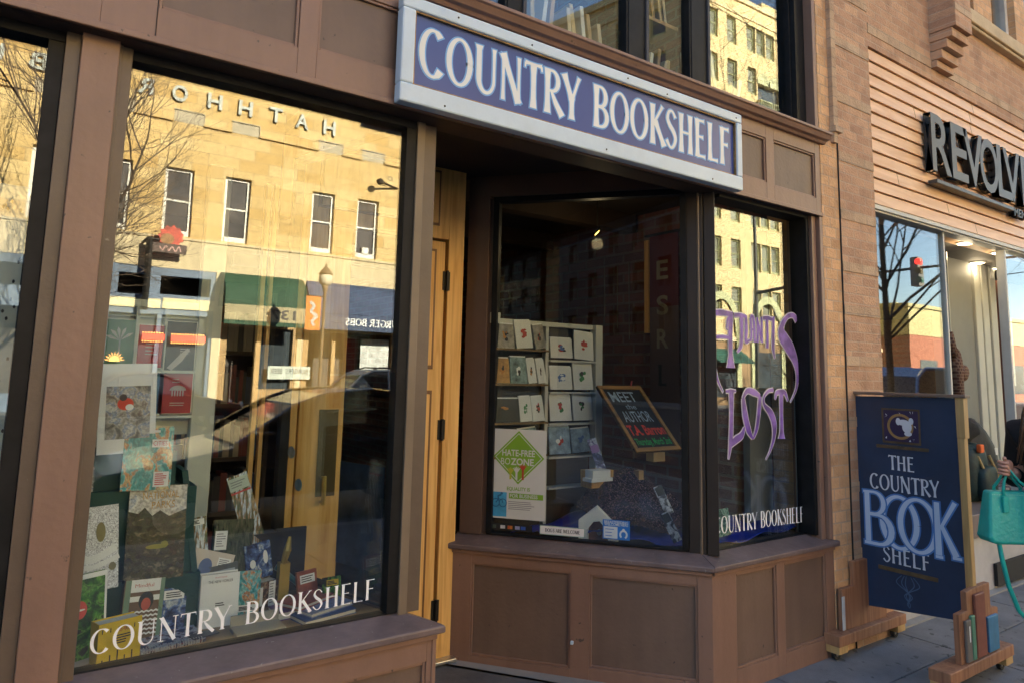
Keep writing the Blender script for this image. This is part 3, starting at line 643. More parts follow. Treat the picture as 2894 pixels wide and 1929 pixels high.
PUR = cover('purple_window_paint', [(.3, (.14, .06, .36)), (.7, (.34, .20, .52))], 2.5, 2, .2, .5); LIL = mat('lilac_edge', (.66, .62, .66), .5, var=.1)
def fantasy(q):
    f = F((0, .1255, 0), (1, 0, 0), (0, 0, 1), (0, -1, 0))
    def st(pts, ws, n=8):
        p, w = smooth_curve(pts, ws, n) if len(pts) > 2 else (pts, ws)
        k = st.k; st.k += 1; c = (k % 12)*.00015
        q.ribbon(f, p, [x+.0065 for x in w], c, 1); q.ribbon(f, p, w, .0022+c, 0)
    st.k = 0
    st([(3.172, 1.965), (3.160, 1.86), (3.170, 1.72), (3.205, 1.60), (3.256, 1.525)], [.026, .024, .018, .007, .002])          # big A
    st([(3.150, 1.966), (3.24, 1.975), (3.352, 1.972)], [.014, .016, .012]); st([(3.332, 1.972), (3.325, 1.85), (3.325, 1.74), (3.325, 1.665)], [.022, .016, .016, .036])
    st([(3.178, 1.83), (3.25, 1.838), (3.325, 1.835)], [.009, .008, .009])
    st([(3.318, 1.95), (3.30, 1.93), (3.295, 1.88)], [.010, .006, .003])
    st([(3.362, 1.968), (3.42, 1.972), (3.475, 1.965)], [.010, .012, .008]); st([(3.430, 1.965), (3.428, 1.85), (3.418, 1.79), (3.385, 1.755)], [.014, .011, .012, .003])   # t
    st([(3.470, 1.975), (3.472, 1.88), (3.468, 1.82), (3.51, 1.835)], [.010, .012, .010, .004])                                  # l
    st([(3.515, 1.965), (3.520, 1.88), (3.512, 1.825)], [.007, .008, .009]); st([(3.515, 1.965), (3.54, 1.97), (3.548, 1.90), (3.550, 1.82)], [.008, .009, .010, .010]); st([(3.518, 1.895), (3.55, 1.895)], [.005, .005])
    st([(3.578, 1.97), (3.580, 1.88), (3.575, 1.82)], [.007, .009, .010]); st([(3.580, 1.965), (3.600, 1.90), (3.618, 1.83)], [.006, .009, .010]); st([(3.622, 1.975), (3.622, 1.82)], [.008, .008])
    st([(3.635, 1.968), (3.69, 1.972), (3.735, 1.965)], [.010, .012, .008]); st([(3.676, 1.965), (3.676, 1.85), (3.672, 1.79)], [.011, .010, .012])
    st([(3.742, 1.985), (3.735, 1.87), (3.732, 1.79), (3.745, 1.73)], [.010, .012, .012, .003])
    st([(3.985, 1.975), (3.945, 2.005), (3.88, 1.99), (3.825, 1.93), (3.83, 1.87), (3.90, 1.80), (3.955, 1.72), (3.975, 1.64), (3.955, 1.55), (3.89, 1.468)], [.020, .014, .012, .020, .042, .044, .026, .014, .007, .001])   # big S
    st([(3.275, 1.532), (3.32, 1.535), (3.368, 1.534)], [.006, .010, .004]); st([(3.325, 1.532), (3.322, 1.40), (3.312, 1.26), (3.290, 1.155)], [.020, .014, .016, .002])   # L
    st([(3.305, 1.235), (3.36, 1.262), (3.41, 1.285), (3.437, 1.33)], [.016, .020, .018, .004])
    st([(3.425, 1.492), (3.468, 1.535), (3.53, 1.528), (3.590, 1.505)], [.006, .014, .018, .008]); st([(3.430, 1.495), (3.445, 1.40), (3.475, 1.31), (3.512, 1.262)], [.012, .022, .020, .004]); st([(3.588, 1.505), (3.573, 1.41), (3.550, 1.32), (3.515, 1.262)], [.014, .014, .012, .004])
    st([(3.722, 1.543), (3.67, 1.535), (3.628, 1.500), (3.630, 1.455), (3.69, 1.405), (3.722, 1.34), (3.715, 1.26), (3.675, 1.185), (3.632, 1.138)], [.010, .008, .006, .010, .022, .022, .012, .005, .001])
    st([(3.738, 1.485), (3.755, 1.525), (3.80, 1.530), (3.84, 1.525), (3.868, 1.475)], [.003, .012, .016, .012, .004]); st([(3.800, 1.525), (3.797, 1.40), (3.795, 1.30), (3.793, 1.252)], [.018, .013, .016, .034])
decal('window_lettering', 'purple and lilac hand painted fantasy words ATLANTIS LOST across the right hand window', fantasy, [PUR, LIL])

# ------------------------------------------------------------------ sandwich board on castors
NAVY = mat('board_navy', (.016, .036, .085), .45, var=.15, vs_=3, bump=.06)
PINE = woodm('raw_pine', (.55, .36, .15), (.38, .22, .08), 'Z', 12); PINEY = woodm('raw_pine_top', (.22, .15, .11), (.12, .08, .06), 'Y', 12)
TERRA = woodm('terracotta_stain', (.34, .165, .088), (.22, .095, .05), 'Z', 16, .6)
bd = thing('sign_board', 'navy wooden sidewalk sign on castors reading THE COUNTRY BOOK SHELF standing by the brick pier', 'sign', (4.4, -.29, 0))
fb = F((4.392, 0, 0), (0, -1, 0), (0, 0, 1), (-1, 0, 0))
q = MB(); q.prism(fb, [(-.022, .235), (.56, .300), (.602, .330), (.602, 1.523), (-.022, 1.512)], -.02, 0); q.build('panel', NAVY, bd, bevel=.002)
q = MB(); q.box(4.375, 4.420, .022, .066, .15, 1.53); q.build('post', PINE, bd, bevel=.003)
q = MB(); q.box(4.375, 4.42, -.640, -.603, .15, 1.30); q.box(4.372, 4.425, -.648, -.603, 1.30, 1.525); q.build('post', PINE, bd, bevel=.003)
q = MB(); q.box(4.365, 4.43, -.66, .085, 1.525, 1.543); q.build('top_rail', PINEY, bd, bevel=.003)
def foot(y0, y1, cut):
    q = MB(); q.box(3.985, 4.76, y0, y1, .085, .145); o = q.build('foot', TERRA, bd, bevel=.004)
    
    for xa, xb in ((3.99, 4.08), (4.66, 4.75)): q = MB(); q.box(xa, xb, y0+.005, y1-.005, .045, .085); q.build('castor_block', PINE, o)
    return o
fo1 = foot(-.085, .012, 0); fo2 = foot(-.675, -.565, 1)
def castor(x, y, o):
    fr = F((x, y, .032), (1, 0, 0), (0, 0, 1), (0, -1, 0))
    q = MB(); q.ring(fr, (0, 0), .015, .031, .022, -.011, 20); q.build('wheel', mat('castor_rubber', (.02, .02, .02), .6), o)
    q = MB(); q.ring(fr, (0, 0), .003, .0155, .016, -.008, 16); q.box(x-.012, x+.012, y-.016, y-.013, .03, .068); q.box(x-.012, x+.012, y+.013, y+.016, .03, .068); q.build('castor_fork', CHROME, o)
for x, y, o in ((4.03, -.035, fo1), (4.70, -.035, fo1), (4.06, -.62, fo2), (4.71, -.62, fo2)): castor(x, y, o)
def bookends(y0, y1, side, o):
    """painted silhouette of a row of books cut from thick board"""
    f = F((0, (y0+y1)/2, 0), (1, 0, 0), (0, 0, 1), (0, -1, 0)); h = (y1-y0)/2
    q = MB(); q.prism(f, [(4.16, .145), (4.64, .145), (4.64, .36), (4.60, .37), (4.55, .37), (4.55, .505), (4.38, .505), (4.26, .495), (4.26, .40), (4.16, .395)] if side else [(4.10, .145), (4.60, .145), (4.60, .30), (4.50, .30), (4.44, .52), (4.24, .52), (4.24, .38), (4.10, .38)], -h, h)
    return q.build('book_cutout', TERRA, o, bevel=.003)
e1 = bookends(-.045, -.015, 0, bd); e2 = bookends(-.652, -.622, 1, bd)
for x0, x1, z1, nm, c in ((4.205, 4.265, .36, 'grey', (.16, .14, .125)), (4.27, 4.315, .375, 'green', (.09, .24, .16)), (4.325, 4.445, .475, 'brick', (.23, .075, .05)), (4.47, 4.60, .335, 'blue', (.05, .19, .36))):
    q = MB(); q.box(x0, x1, -.668, -.652, .150, z1); q.build('painted_book', mat('book_'+nm+'_paint', c, .5, var=.15, vs_=10), e2, bevel=.005)
q = MB(); q.box(4.235, 4.245, -.669, -.667, .25, .33); q.build('paint_drip', DECAL, e2)
q = MB(); q.box(4.09, 4.12, -.05, -.045, .15, .34); q.build('painted_book', mat('book_white_paint', (.5, .52, .55), .5), e1, bevel=.004)
q = MB(); q.box(4.45, 4.75, .02, .06, .02, .085); q.build('wedge', mat('yellow_block', (.55, .38, .12), .6, var=.2), bd, bevel=.01)
# painted lettering, both faces
def board_face(f, par):
    LBD = MATS.get('board_white') or mat('board_white', (.64, .68, .74), .5, var=.04); LGL = MATS.get('board_glow') or mat('board_glow', (.07, .20, .50), .5, var=.1)
    TAN = MATS.get('board_tan') or mat('board_tan', (.10, .068, .032), .55, var=.25, vs_=12)
    PBL = MATS.get('board_bookblue') or mat('board_bookblue', (.52, .62, .78), .5, var=.04)
    q = MB(); k = dict(s=.062, t=.034, fl=1.5, track=.06)
    q.fbox(f, .175, .400, 1.237, 1.447, 0, .002, 2); q.fbox(f, .187, .390, 1.250, 1.436, .002, .003, 4)
    q.fbox(f, .135, .441, 1.204, 1.224, 0, .002, 2); q.fbox(f, .115, .455, .478, .502, 0, .002, 2)
    serif(q, f, 'THE', .086, .205, 1.078, width=.155, c=.001, m=0, **k)
    serif(q, f, 'COUNTRY', .095, .085, .950, width=.405, c=.001, m=0, **k)
    serif(q, f, 'SHELF', .090, .145, .528, width=.275, c=.001, m=0, **k)
    def G_(pts, ws):                                                  # interlocked BOOK, each letter outlined over the last
        k_ = G_.k*.0011; e_ = .009
        (xa, ya), (xb, yb) = pts[0], pts[1]; (xc, yc), (xd, yd) = pts[-1], pts[-2]; l1 = math.hypot(xa-xb, ya-yb); l2 = math.hypot(xc-xd, yc-yd)
        po = [(xa+(xa-xb)/l1*e_, ya+(ya-yb)/l1*e_)]+pts[1:-1]+[(xc+(xc-xd)/l2*e_, yc+(yc-yd)/l2*e_)] if pts[0] != pts[-1] else pts
        q.ribbon(f, po, [w+e_ for w in ws], .001+k_+G_.s*.00006, 1); q.ribbon(f, pts, ws, .0016+k_+G_.s*.00006, 3); G_.s += 1
    G_.k = 0; G_.s = 0
    G_.k = 1; G_.s = 0
    G_([(.062, .632), (.062, .928)], [.016, .015]); G_([(.040, .928), (.10, .93)]+arc(.108, .865, .055, .065, 90, -90, 10)+[(.07, .80)], [.007]*2+arcw(90, -90, .014, .007, 10)+[.007])
    G_([(.038, .622), (.11, .622)]+arc(.130, .708, .075, .086, -90, 90, 10)+[(.07, .794)], [.009]*2+arcw(-90, 90, .018, .008, 10)+[.007])
    for cx_, kk in ((.252, 0), (.360, 1)): G_.k = kk; G_.s = 6; G_(arc(cx_, .772, .100, .150, 0, 360, 36), arcw(0, 360, .016, .009, 36))
    G_.k = 2; G_.s = 0; G_([(.468, .632), (.468, .925)], [.017, .014]); G_([(.450, .622), (.490, .622)], [.008, .008]); G_([(.566, .935), (.485, .785)], [.012, .008]); G_([(.488, .80), (.560, .640)], [.011, .017]); G_([(.540, .632), (.588, .632)], [.008, .008])
    q.ring(f, (.285, 1.340), .062, .077, .001, .003, 32, 5)                            # C medallion
    rnd = random.Random(3)
    for kx in range(46):
        a, bb = .195+rnd.random()*.185, 1.257+rnd.random()*.17
        if (a-.285)**2+(bb-1.34)**2 > .085**2: q.fpoly(f, [(a+rnd.uniform(-.012, .012), bb+rnd.uniform(-.012, .012)) for _ in range(3)], .0033+kx*.00001, 0)
    for (a, bb, ra, rb) in ((.305, 1.365, .035, .018), (.325, 1.34, .028, .035), (.275, 1.37, .014, .022), (.33, 1.30, .022, .014), (.35, 1.375, .014, .02)): q.ell(f, (a, bb), ra, rb, .0046+a*.001, 0)
    for s_, w_ in ((-1, .03), (1, .03), (-1, .055), (1, .055), (-.3, .04)):              # flourish
        p, w = smooth_curve([(.285+s_*w_*.6, .470), (.285+s_*w_*1.2, .425), (.285+s_*w_*.2, .385), (.285-s_*w_*.4, .355), (.285+s_*.008, .315), (.290, .292)], [.002, .003, .003, .0025, .002, .001], 6)
        q.ribbon(f, p, w, .001+w_*.002+s_*.00005, 6)
    q.build('lettering', [LBD, LGL, TAN, PBL, MATS.get('board_plum') or mat('board_plum', (.03, .018, .07), .5), MATS.get('board_gold') or mat('board_gold', (.36, .22, .08), .5), MATS.get('board_slate') or mat('board_slate', (.06, .12, .22), .5)], par)
board_face(F((4.3915, 0, 0), (0, -1, 0), (0, 0, 1), (-1, 0, 0)), bd)

# ------------------------------------------------------------------ the far side of the street (behind the camera, seen in the panes)
YF = -25.75
STONE = brick('sandstone_blocks', (.76, .57, .28), (.62, .41, .155), (.46, .33, .165), 1.16, .47, .014, rough=.85, bump=.15)
STONEL = mat('pale_sandstone', (.68, .56, .36), .85, var=.1, vs_=1.5, bump=.2, stretch=(4, 1, .6))
STONEG = mat('grey_tile_stone', (.52, .45, .33), .85, var=.12, vs_=5)
SASH = mat('white_sash', (.78, .76, .70), .5, var=.04)
FARPANE = mat('dim_far_pane', (.10, .085, .075), .12, var=.35, vs_=.8)
FARPANE3 = mat('pale_far_pane', (.26, .27, .21), .15, var=.45, vs_=.35)
FARPANE2 = mat('blue_far_pane', (.06, .075, .09), .1, var=.3, vs_=.6)
LETG = mat('weathered_grey_letters', (.52, .55, .52), .6, var=.1)
def wall_with_holes(q, f, a0, a1, b0, b1, holes, th):
    """slab on frame f with rectangular openings (a0,a1,b0,b1), cut in rows"""
    bs = sorted({b0, b1, *[h[2] for h in holes], *[h[3] for h in holes]})
    for y0, y1 in zip(bs[:-1], bs[1:]):
        c = (y0+y1)/2; row = sorted([h for h in holes if h[2] < c < h[3]]); x = a0
        for h in row: q.fbox(f, x, h[0], y0, y1, -th, 0); x = h[1]
        q.fbox(f, x, a1, y0, y1, -th, 0)
FS = F((0, YF, 0), (1, 0, 0), (0, 0, 1), (0, 1, 0))
HB = thing('stone_office_building', 'two storey golden sandstone building with raised grey letters across the street', 'building', (2, YF, 0))
wx = [-7.6, -5.5, -1.95, .1, 2.16, 4.27, 6.40, 9.89, 11.94, 14.2]
holes = [(x-.5, x+.5, 6.50, 9.10) for x in wx]
q = MB(); wall_with_holes(q, FS, -9.4, 17, 6.42, 12.78, holes, .4); q.fbox(FS, -9.4, 17, 0, 12.7, -14, -13.6); q.fbox(FS, 16.6, 17, 0, 12.7, -13.6, -.4); q.fbox(FS, -9.4, 17, 12.3, 12.5, -13.6, -.4); q.build('wall', STONE, HB)
q = MB(); q.fbox(FS, -9.4, 17, 5.25, 6.42, -.4, .02); q.build('stone_band', STONEL, HB)
q = MB(); q.fbox(FS, -9.4, 17, 6.36, 6.44, -.1, .07); q.build('belt_course', STONEL, HB)
q = MB(); q.fbox(FS, -9.5, 17.1, 12.78, 13.12, -.5, .10); q.build('coping', STONEL, HB)
q = MB(); xs = [-9.4]+sorted(x for c in (-7.9, -5.4, -2.3, .0, 2.0, 4.41, 6.53, 10.08, 12.05, 14.6) for x in (c-.53, c+.53))+[17]
for i in range(0, len(xs), 2): q.fbox(FS, xs[i], xs[i+1], 10.88, 10.96, -.1, .09)
q.build('string_course', mat('string_course_stone', (.6, .43, .2), .85), HB)
q = MB()
for c in (-7.9, -5.4, -2.3, .0, 2.0, 4.41, 6.53, 10.08, 12.05, 14.6): q.fbox(FS, c-.53, c+.53, 10.90, 11.36, -.1, .012); q.fbox(FS, c-.56, c+.56, 11.36, 11.40, -.1, .06); q.fbox(FS, c+.53, c+.56, 10.90, 11.36, -.1, .05)
q.build('carved_block', STONEG, HB)
def sash(x0, x1, z0, z1, par, pane, frame=SASH, f=FS, dep=.20, w=.11):
    q = MB(); q.fbox(f, x0, x0+w, z0, z1, -dep-.06, -dep+.04); q.fbox(f, x1-w, x1, z0, z1, -dep-.06, -dep+.04); q.fbox(f, x0+w, x1-w, z1-w, z1, -dep-.06, -dep+.04)
    q.fbox(f, x0+w, x1-w, z0, z0+w*1.9, -dep-.06, -dep+.10); zm = z0+(z1-z0)*.52; q.fbox(f, x0+w, x1-w, zm-.035, zm+.035, -dep-.06, -dep+.02)
    o = q.build('window', frame, par); g = MB(); g.fbox(f, x0+w-.01, x1-w+.01, z0+.1, z1-w+.01, -dep-.05, -dep-.03); g.build('glass_pane', pane, o); return o
for x in wx: sash(x-.5, x+.5, 6.5, 9.1, HB, FARPANE)
q = MB(); q.fbox(FS, 11.8, 12.1, 6.68, 6.98, -.4, -.1); q.build('air_conditioner', SASH, HB)
fl = F((0, YF, 0), (-1, 0, 0), (0, 0, 1), (0, 1, 0))
for ch, X in (('H', 9.95), ('A', 8.76), ('T', 7.66), ('H', 6.44), ('H', 5.27), ('O', 4.01), ('R', 2.83), ('N', 1.62), ('B', -.50), ('U', -1.75), ('I', -2.8), ('L', -3.8), ('D', -5.0), ('I', -6.0), ('N', -7.1), ('G', -8.3)):
    q = MB(); sans(q, fl, ch, .62, -X-.27 if ch != 'I' else -X-.06, 11.70, width=.54 if ch != 'I' else .12, c=.02, depth=.10, bold=.02); q.build('raised_letter', LETG, HB)
# ground floor shop fronts
BLUEP = mat('blue_grey_paint', (.12, .17, .26), .5, var=.08); DKP = mat('shopfront_dark', (.05, .04, .035), .5, var=.3); TANW = mat('tan_shop_wood', (.45, .29, .13), .6, var=.15)
q = MB(); wall_with_holes(q, FS, -9.4, 5.82, 0, 5.25, [(-9, -8, .6, 3.5), (-7.5, -2, .6, 3.5), (-1.6, 1.9, .6, 3.5), (-1.6, 1.9, 4.2, 4.95), (2.55, 3.42, 4.2, 4.95), (3.9, 5.65, 4.25, 4.95), (2.35, 3.9, .55, 3.5), (4.05, 5.7, .1, 3.5)], .3); q.build('cafe_front', BLUEP, HB)
q = MB(); q.fbox(FS, 2.3, 3.95, 3.72, 4.06, -.1, .05); q.fbox(FS, 4.02, 5.86, 3.72, 4.12, -.1, .05); q.build('cafe_sign_band', mat('cream_signband', (.80, .70, .42), .6), HB)
q = MB(); q.fbox(FS, -9.4, 5.82, 0, 5.2, -1.6, -1.5); q.build('cafe_interior', DKP, HB)
q = MB(); q.fbox(FS, 5.82, 6.16, 0, 5.25, -.3, .06); q.fbox(FS, 9.12, 9.36, 0, 5.25, -.3, .03); q.fbox(FS, 16.7, 17, 0, 5.25, -.3, .03); q.build('stone_pier', STONEL, HB)
q = MB(); wall_with_holes(q, FS, 6.16, 9.12, 0, 5.25, [(6.4, 7.5, .1, 3.2), (7.7, 8.95, .8, 3.2)], .3); q.build('wood_front', TANW, HB)
q = MB(); wall_with_holes(q, FS, 9.36, 16.7, 0, 5.25, [(9.6, 10.6, .1, 3.1), (10.75, 13.4, .7, 3.2), (13.7, 16.5, .7, 3.2)], .3); q.build('wood_front', TANW, HB)
q = MB(); q.fbox(FS, 6.16, 16.7, 0, 5.2, -1.6, -1.5); q.build('shop_interior', DKP, HB)
q = MB(); q.fbox(FS, 11.95, 13.3, 1.4, 3.0, -.2, -.18); q.build('window_notice', mat('notice_paper', (.6, .62, .62), .7, var=.2, vs_=4), HB)
q = MB(); q.fbox(FS, 2.4, 3.85, .55, 3.45, -.2, -.19); q.fbox(FS, 4.1, 5.65, .1, 3.45, -.2, -.19); q.fbox(FS, 7.7, 8.95, .8, 3.2, -.2, -.19); q.fbox(FS, 13.7, 16.5, .7, 3.2, -.2, -.19); q.build('shop_pane', FARPANE2, HB)
# lit signs in the cafe window
NR = mat('neon_red', (1, .08, .04), .5, emit=1.1, var=0); NO = mat('neon_amber', (1, .45, .12), .5, emit=1.3, var=0)
t_ = thing('lit_sun_sign', 'small lit amber half sun sign in the cafe window across the street', 'sign', (2.65, YF+.1, 1.7))
f = F((2.65, YF+.06, 1.75), (1, 0, 0), (0, 0, 1), (0, 1, 0)); q = MB(); q.fpoly(f, arc(0, 0, .17, .2, 0, 180, 12), 0)
for k in range(9): a = R(10+k*20); q.fpoly(f, [(.19*math.cos(a-.12), .22*math.sin(a-.12)), (.33*math.cos(a), .36*math.sin(a)), (.19*math.cos(a+.12), .22*math.sin(a+.12))], 0)
q.build('tube', NO, t_)
for nm, x0, x1, z0, lb in (('lit_window_sign', 3.46, 4.2, 2.55, 'red lit strip sign with amber bulb rows in the cafe window'), ('lit_window_sign', 4.42, 5.6, 2.52, 'wider red lit strip sign in the cafe door across the street')):
    t_ = thing(nm, lb, 'sign', (x0, YF, z0)); q = MB(); q.box(x0, x1, YF+.03, YF+.06, z0, z0+.22); q.build('red_strip', NR, t_)
    q = MB(); n = int((x1-x0)/.09)
    for k in range(n): q.box(x0+k*.09, x0+k*.09+.05, YF+.03, YF+.08, z0-.07, z0-.02); q.box(x0+k*.09, x0+k*.09+.05, YF+.03, YF+.08, z0+.24, z0+.29)
    q.build('bulb_row', NO, t_)
# awnings
AWG = mat('green_awning_canvas', (.035, .085, .048), .75, var=.12); AWB = mat('blue_awning_canvas', (.06, .085, .16), .75, var=.15, vs_=2); CRM = mat('cream_valance', (.42, .36, .22), .75)
t_ = thing('green_awning', 'round green awning with cream number band above a shop across the street', 'awning', (7.5, YF+.7, 3.2))
f = F((5.98, YF+.03, 3.95), (0, 1, 0), (0, 0, 1), (1, 0, 0)); q = MB(); q.prism(f, [(0, 0)]+arc(0, 0, 1.15, 1.32, 0, 90, 12), 0, 3.1); q.build('canvas', AWG, t_)
q = MB(); q.box(5.98, 9.08, YF+1.10, YF+1.20, 3.38, 3.97); q.build('valance', CRM, t_)
q = MB(); q.box(5.98, 9.08, YF+1.10, YF+1.21, 3.22, 3.375); q.build('hem', AWG, t_)
f = F((0, YF+1.205, 0), (-1, 0, 0), (0, 0, 1), (0, 1, 0)); q = MB(); sans(q, f, '137', .36, -8.62, 3.5, width=.95, bold=.02); q.build('number', DKP, t_)
t_ = thing('blue_awning', 'faded blue burger shop awning with white lettering across the street', 'awning', (12, YF+.7, 3.2))
q = MB(); q.hexa([(9.36, YF+.05, 3.9), (16.6, YF+.05, 3.9), (16.6, YF+.05, 3.95), (9.36, YF+.05, 3.95), (9.36, YF+.02, 5.2), (16.6, YF+.02, 5.2), (16.6, YF+.1, 5.25), (9.36, YF+.1, 5.25)])
q.prism(F((9.36, YF+.03, 3.9), (0, 1, 0), (0, 0, 1), (1, 0, 0)), [(0, 0), (.95, 0), (0, 1.3)], 0, 7.24); q.box(9.36, 16.6, YF+.90, YF+.96, 3.25, 3.9); q.build('canvas', AWB, t_)
f = F((0, YF+.965, 0), (-1, 0, 0), (0, 0, 1), (0, 1, 0)); q = MB(); serif(q, f, 'BURGER BOBS', .30, -13.35, 3.45, width=2.6, s=.085, t=.04, sf=.025); q.build('lettering', DECAL, t_)
t_ = thing('menu_board', 'white banner with dark capitals hung on the shop front under green awning', 'sign', (8.8, YF+.1, 1.2))
q = MB(); q.box(8.0, 9.7, YF+.10, YF+.14, 1.2, 1.72); q.build('board', mat('menu_white', (.62, .68, .62), .6), t_)
f = F((0, YF+.145, 0), (-1, 0, 0), (0, 0, 1), (0, 1, 0)); q = MB(); sans(q, f, 'BURGERS  BEER', .2, -9.6, 1.42, width=1.5); q.build('lettering', DKP, t_)
# projecting flower sign and bracket
t_ = thing('hanging_sign', 'red flower above a brown board projecting on a bracket from the sandstone building', 'sign', (4, YF+.6, 5.7))
q = MB(); f = F((4.05, YF+.5, 6.35), (1, 0, 0), (0, 0, 1), (0, 1, 0))
rnd = random.Random(5); q.prism(f, [((.36+.08*(k % 2))*math.cos(2*math.pi*k/22), (.36+.08*(k % 2))*math.sin(2*math.pi*k/22)) for k in range(22)], -.03, .03); q.build('flower', mat('flower_red', (.62, .07, .03), .5, var=.3, vs_=3), t_)
q = MB(); q.ell(f, (-.12, -.1), .22, .2, .035); q.build('flower_heart', mat('flower_brown', (.35, .16, .04), .5), t_)
q = MB(); q.box(3.45, 4.6, YF+.46, YF+.54, 5.74, 6.08); q.build('board', mat('sign_brown', (.07, .03, .02), .5), t_)
q = MB(); f = F((0, YF+.545, 5.9), (-1, 0, 0), (0, 0, 1), (0, 1, 0)); p, w = smooth_curve([(-4.4, -.08), (-4.32, .1), (-4.22, -.08), (-4.1, .08), (-4.0, -.07), (-3.9, .1), (-3.8, -.08), (-3.7, .06)], [.018]*8, 6); q.ribbon(f, p, w); q.build('script', mat('sign_pink', (.7, .4, .35), .5), t_)
q = MB(); q.tube([(3.3, YF, 6.2), (3.3, YF+.5, 6.2), (3.7, YF+.5, 6.2)], .05); q.tube([(3.38, YF+.5, 6.2), (3.38, YF+.5, 3.6)], .11); q.build('bracket', IRON, t_)
t_ = MB(); t_.tube([(13.3, YF, 9.85), (12.3, YF+.5, 9.88)], .05); t_.lathe((12.2, YF+.55, 9.88), [(.02, -.16), (.15, -.08), (.16, 0), (.15, .08), (.02, .16)], 12); t_.ring(F((12.75, YF+.4, 10.15), (1, 0, 0), (0, 0, 1)), (0, 0), .08, .11, .03)
t_.build('wall_bracket', IRON, label='black iron bracket with a ball end on the sandstone wall', cat='bracket')

# tall hotel on the far corner
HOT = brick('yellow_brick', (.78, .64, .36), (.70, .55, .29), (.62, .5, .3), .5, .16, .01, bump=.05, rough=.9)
HOTS = brick('yellow_brick_side_shade', (.55, .45, .26), (.5, .4, .22), (.42, .34, .2), .5, .16, .01, axes='YZ', bump=.05, rough=.9)  # darker copy of the front brick, with the side wall's shade in it
OLIVE = mat('olive_sash', (.35, .36, .18), .6)
HT = thing('tall_hotel_building', 'tall yellow brick hotel on the far street corner, mirrored in the upper and right windows', 'building', (44, YF-15, 0))
cols = [35.7, 37.65, 39.75, 40.85, 41.95, 44.6, 46.5, 48.4, 50.3, 52.2, 54.0]; rows = [5.6, 8.75, 11.85, 15.0, 18.1, 21.2, 24.3]
hol = [(x-.5, x+.5, z, z+1.95) for x in cols for z in rows if not (z > 20 and z < 22 and 40 < x < 43)]+[(40.4, 43.0, 20.2, 22.2)]
hol = [h for h in hol if not (h[2] == 21.2 and h[0] > 40 and h[0] < 42)]
q = MB(); wall_with_holes(q, FS, 33.4, 55.2, 4.2, 27.6, hol, .4); q.fbox(FS, 33.4, 55.2, 27.5, 27.6, -30, -.4); q.fbox(FS, 54.8, 55.2, 0, 27.6, -30, -.4)
q.fbox(FS, 36, 39, 27.6, 28.7, -.5, -.1); q.fbox(FS, 41.2, 48, 27.6, 28.5, -.5, -.1); q.build('front_wall', HOT, HT)
FSd = F((33.4, YF, 0), (-.205, -.979, 0), (0, 0, 1), (-.979, .205, 0))
sh = [(a-.6, a+.6, z, z+1.95) for a in (2.4, 5.2, 9.5, 12.3, 16.5, 20, 24) for z in rows]
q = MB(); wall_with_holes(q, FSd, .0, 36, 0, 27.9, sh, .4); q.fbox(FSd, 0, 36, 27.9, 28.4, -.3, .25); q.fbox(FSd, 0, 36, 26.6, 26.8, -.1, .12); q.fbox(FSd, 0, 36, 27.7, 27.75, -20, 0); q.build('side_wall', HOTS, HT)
q = MB(); q.fbox(FS, 33.3, 55.3, 27.6, 27.95, -.5, .12); q.fbox(FS, 33.32, 55.3, 26.6, 26.72, -.5, .07); q.fbox(FS, 33.34, 55.3, 4.0, 4.3, -.5, .1); q.build('cornice', STONEL, HT)
for h in hol:
    if h[3]-h[2] < 1.99: sash(h[0], h[1], h[2], h[3], HT, FARPANE3, OLIVE, FS, .2, .1)
for h in sh: sash(h[0], h[1], h[2], h[3], HT, FARPANE2, OLIVE, FSd, .2, .1)
TEAL = mat('pale_olive_arch', (.50, .52, .30), .6)
q = MB(); q.fbox(FS, 40.4, 43.0, 20.2, 22.2, -.4, -.3); q.build('balcony_doors', FARPANE2, HT)
q = MB()
for c in (41.05, 42.35): q.ribbon(FS, arc(c, 22.2, .62, .75, 0, 180, 14), .13, .05); q.fpoly(FS, arc(c, 22.2, .5, .62, 0, 180, 14), .03)
for k in range(14): q.fbox(FS, 40.3+k*.21, 40.34+k*.21, 19.9, 20.8, .3, .34)
q.fbox(FS, 40.2, 43.2, 20.8, 20.86, .02, .38); q.fbox(FS, 40.2, 43.2, 19.8, 19.9, .0, .4); q.build('arched_balcony', TEAL, HT)
q = MB()
for c in (36, 40.8, 45.6, 50.4): q.ribbon(FS, arc(c, 4.6, 1.6, 2.3, 0, 180, 18), .25, .12); q.fbox(FS, c-1.85, c-1.4, 0, 4.6, -.1, .12); q.fbox(FS, c+1.4, c+1.85, 0, 4.6, -.1, .12)
q.build('ground_arch', TEAL, HT)
q = MB(); q.fbox(FS, 33.4, 55.2, 0, 4.2, -.4, 0); q.build('ground_floor', mat('brown_arcade', (.30, .19, .10), .7, var=.3, vs_=.5), HT)
q = MB()
for c in (36, 40.8, 45.6, 50.4): q.fbox(FS, c-1.4, c+1.4, .5, 3.4, .01, .02)
q.build('arcade_pane', FARPANE2, HT)
q = MB()
for c in (36, 45.6): q.hexa([(c-1.7, YF+.1, 2.9), (c+1.7, YF+.1, 2.9), (c+1.7, YF+1.3, 2.6), (c-1.7, YF+1.3, 2.6), (c-1.7, YF+.1, 3.5), (c+1.7, YF+.1, 3.5), (c+1.7, YF+1.3, 2.65), (c-1.7, YF+1.3, 2.65)])
q.build('teal_canopy', mat('teal_canvas', (.02, .10, .08), .7), HT)
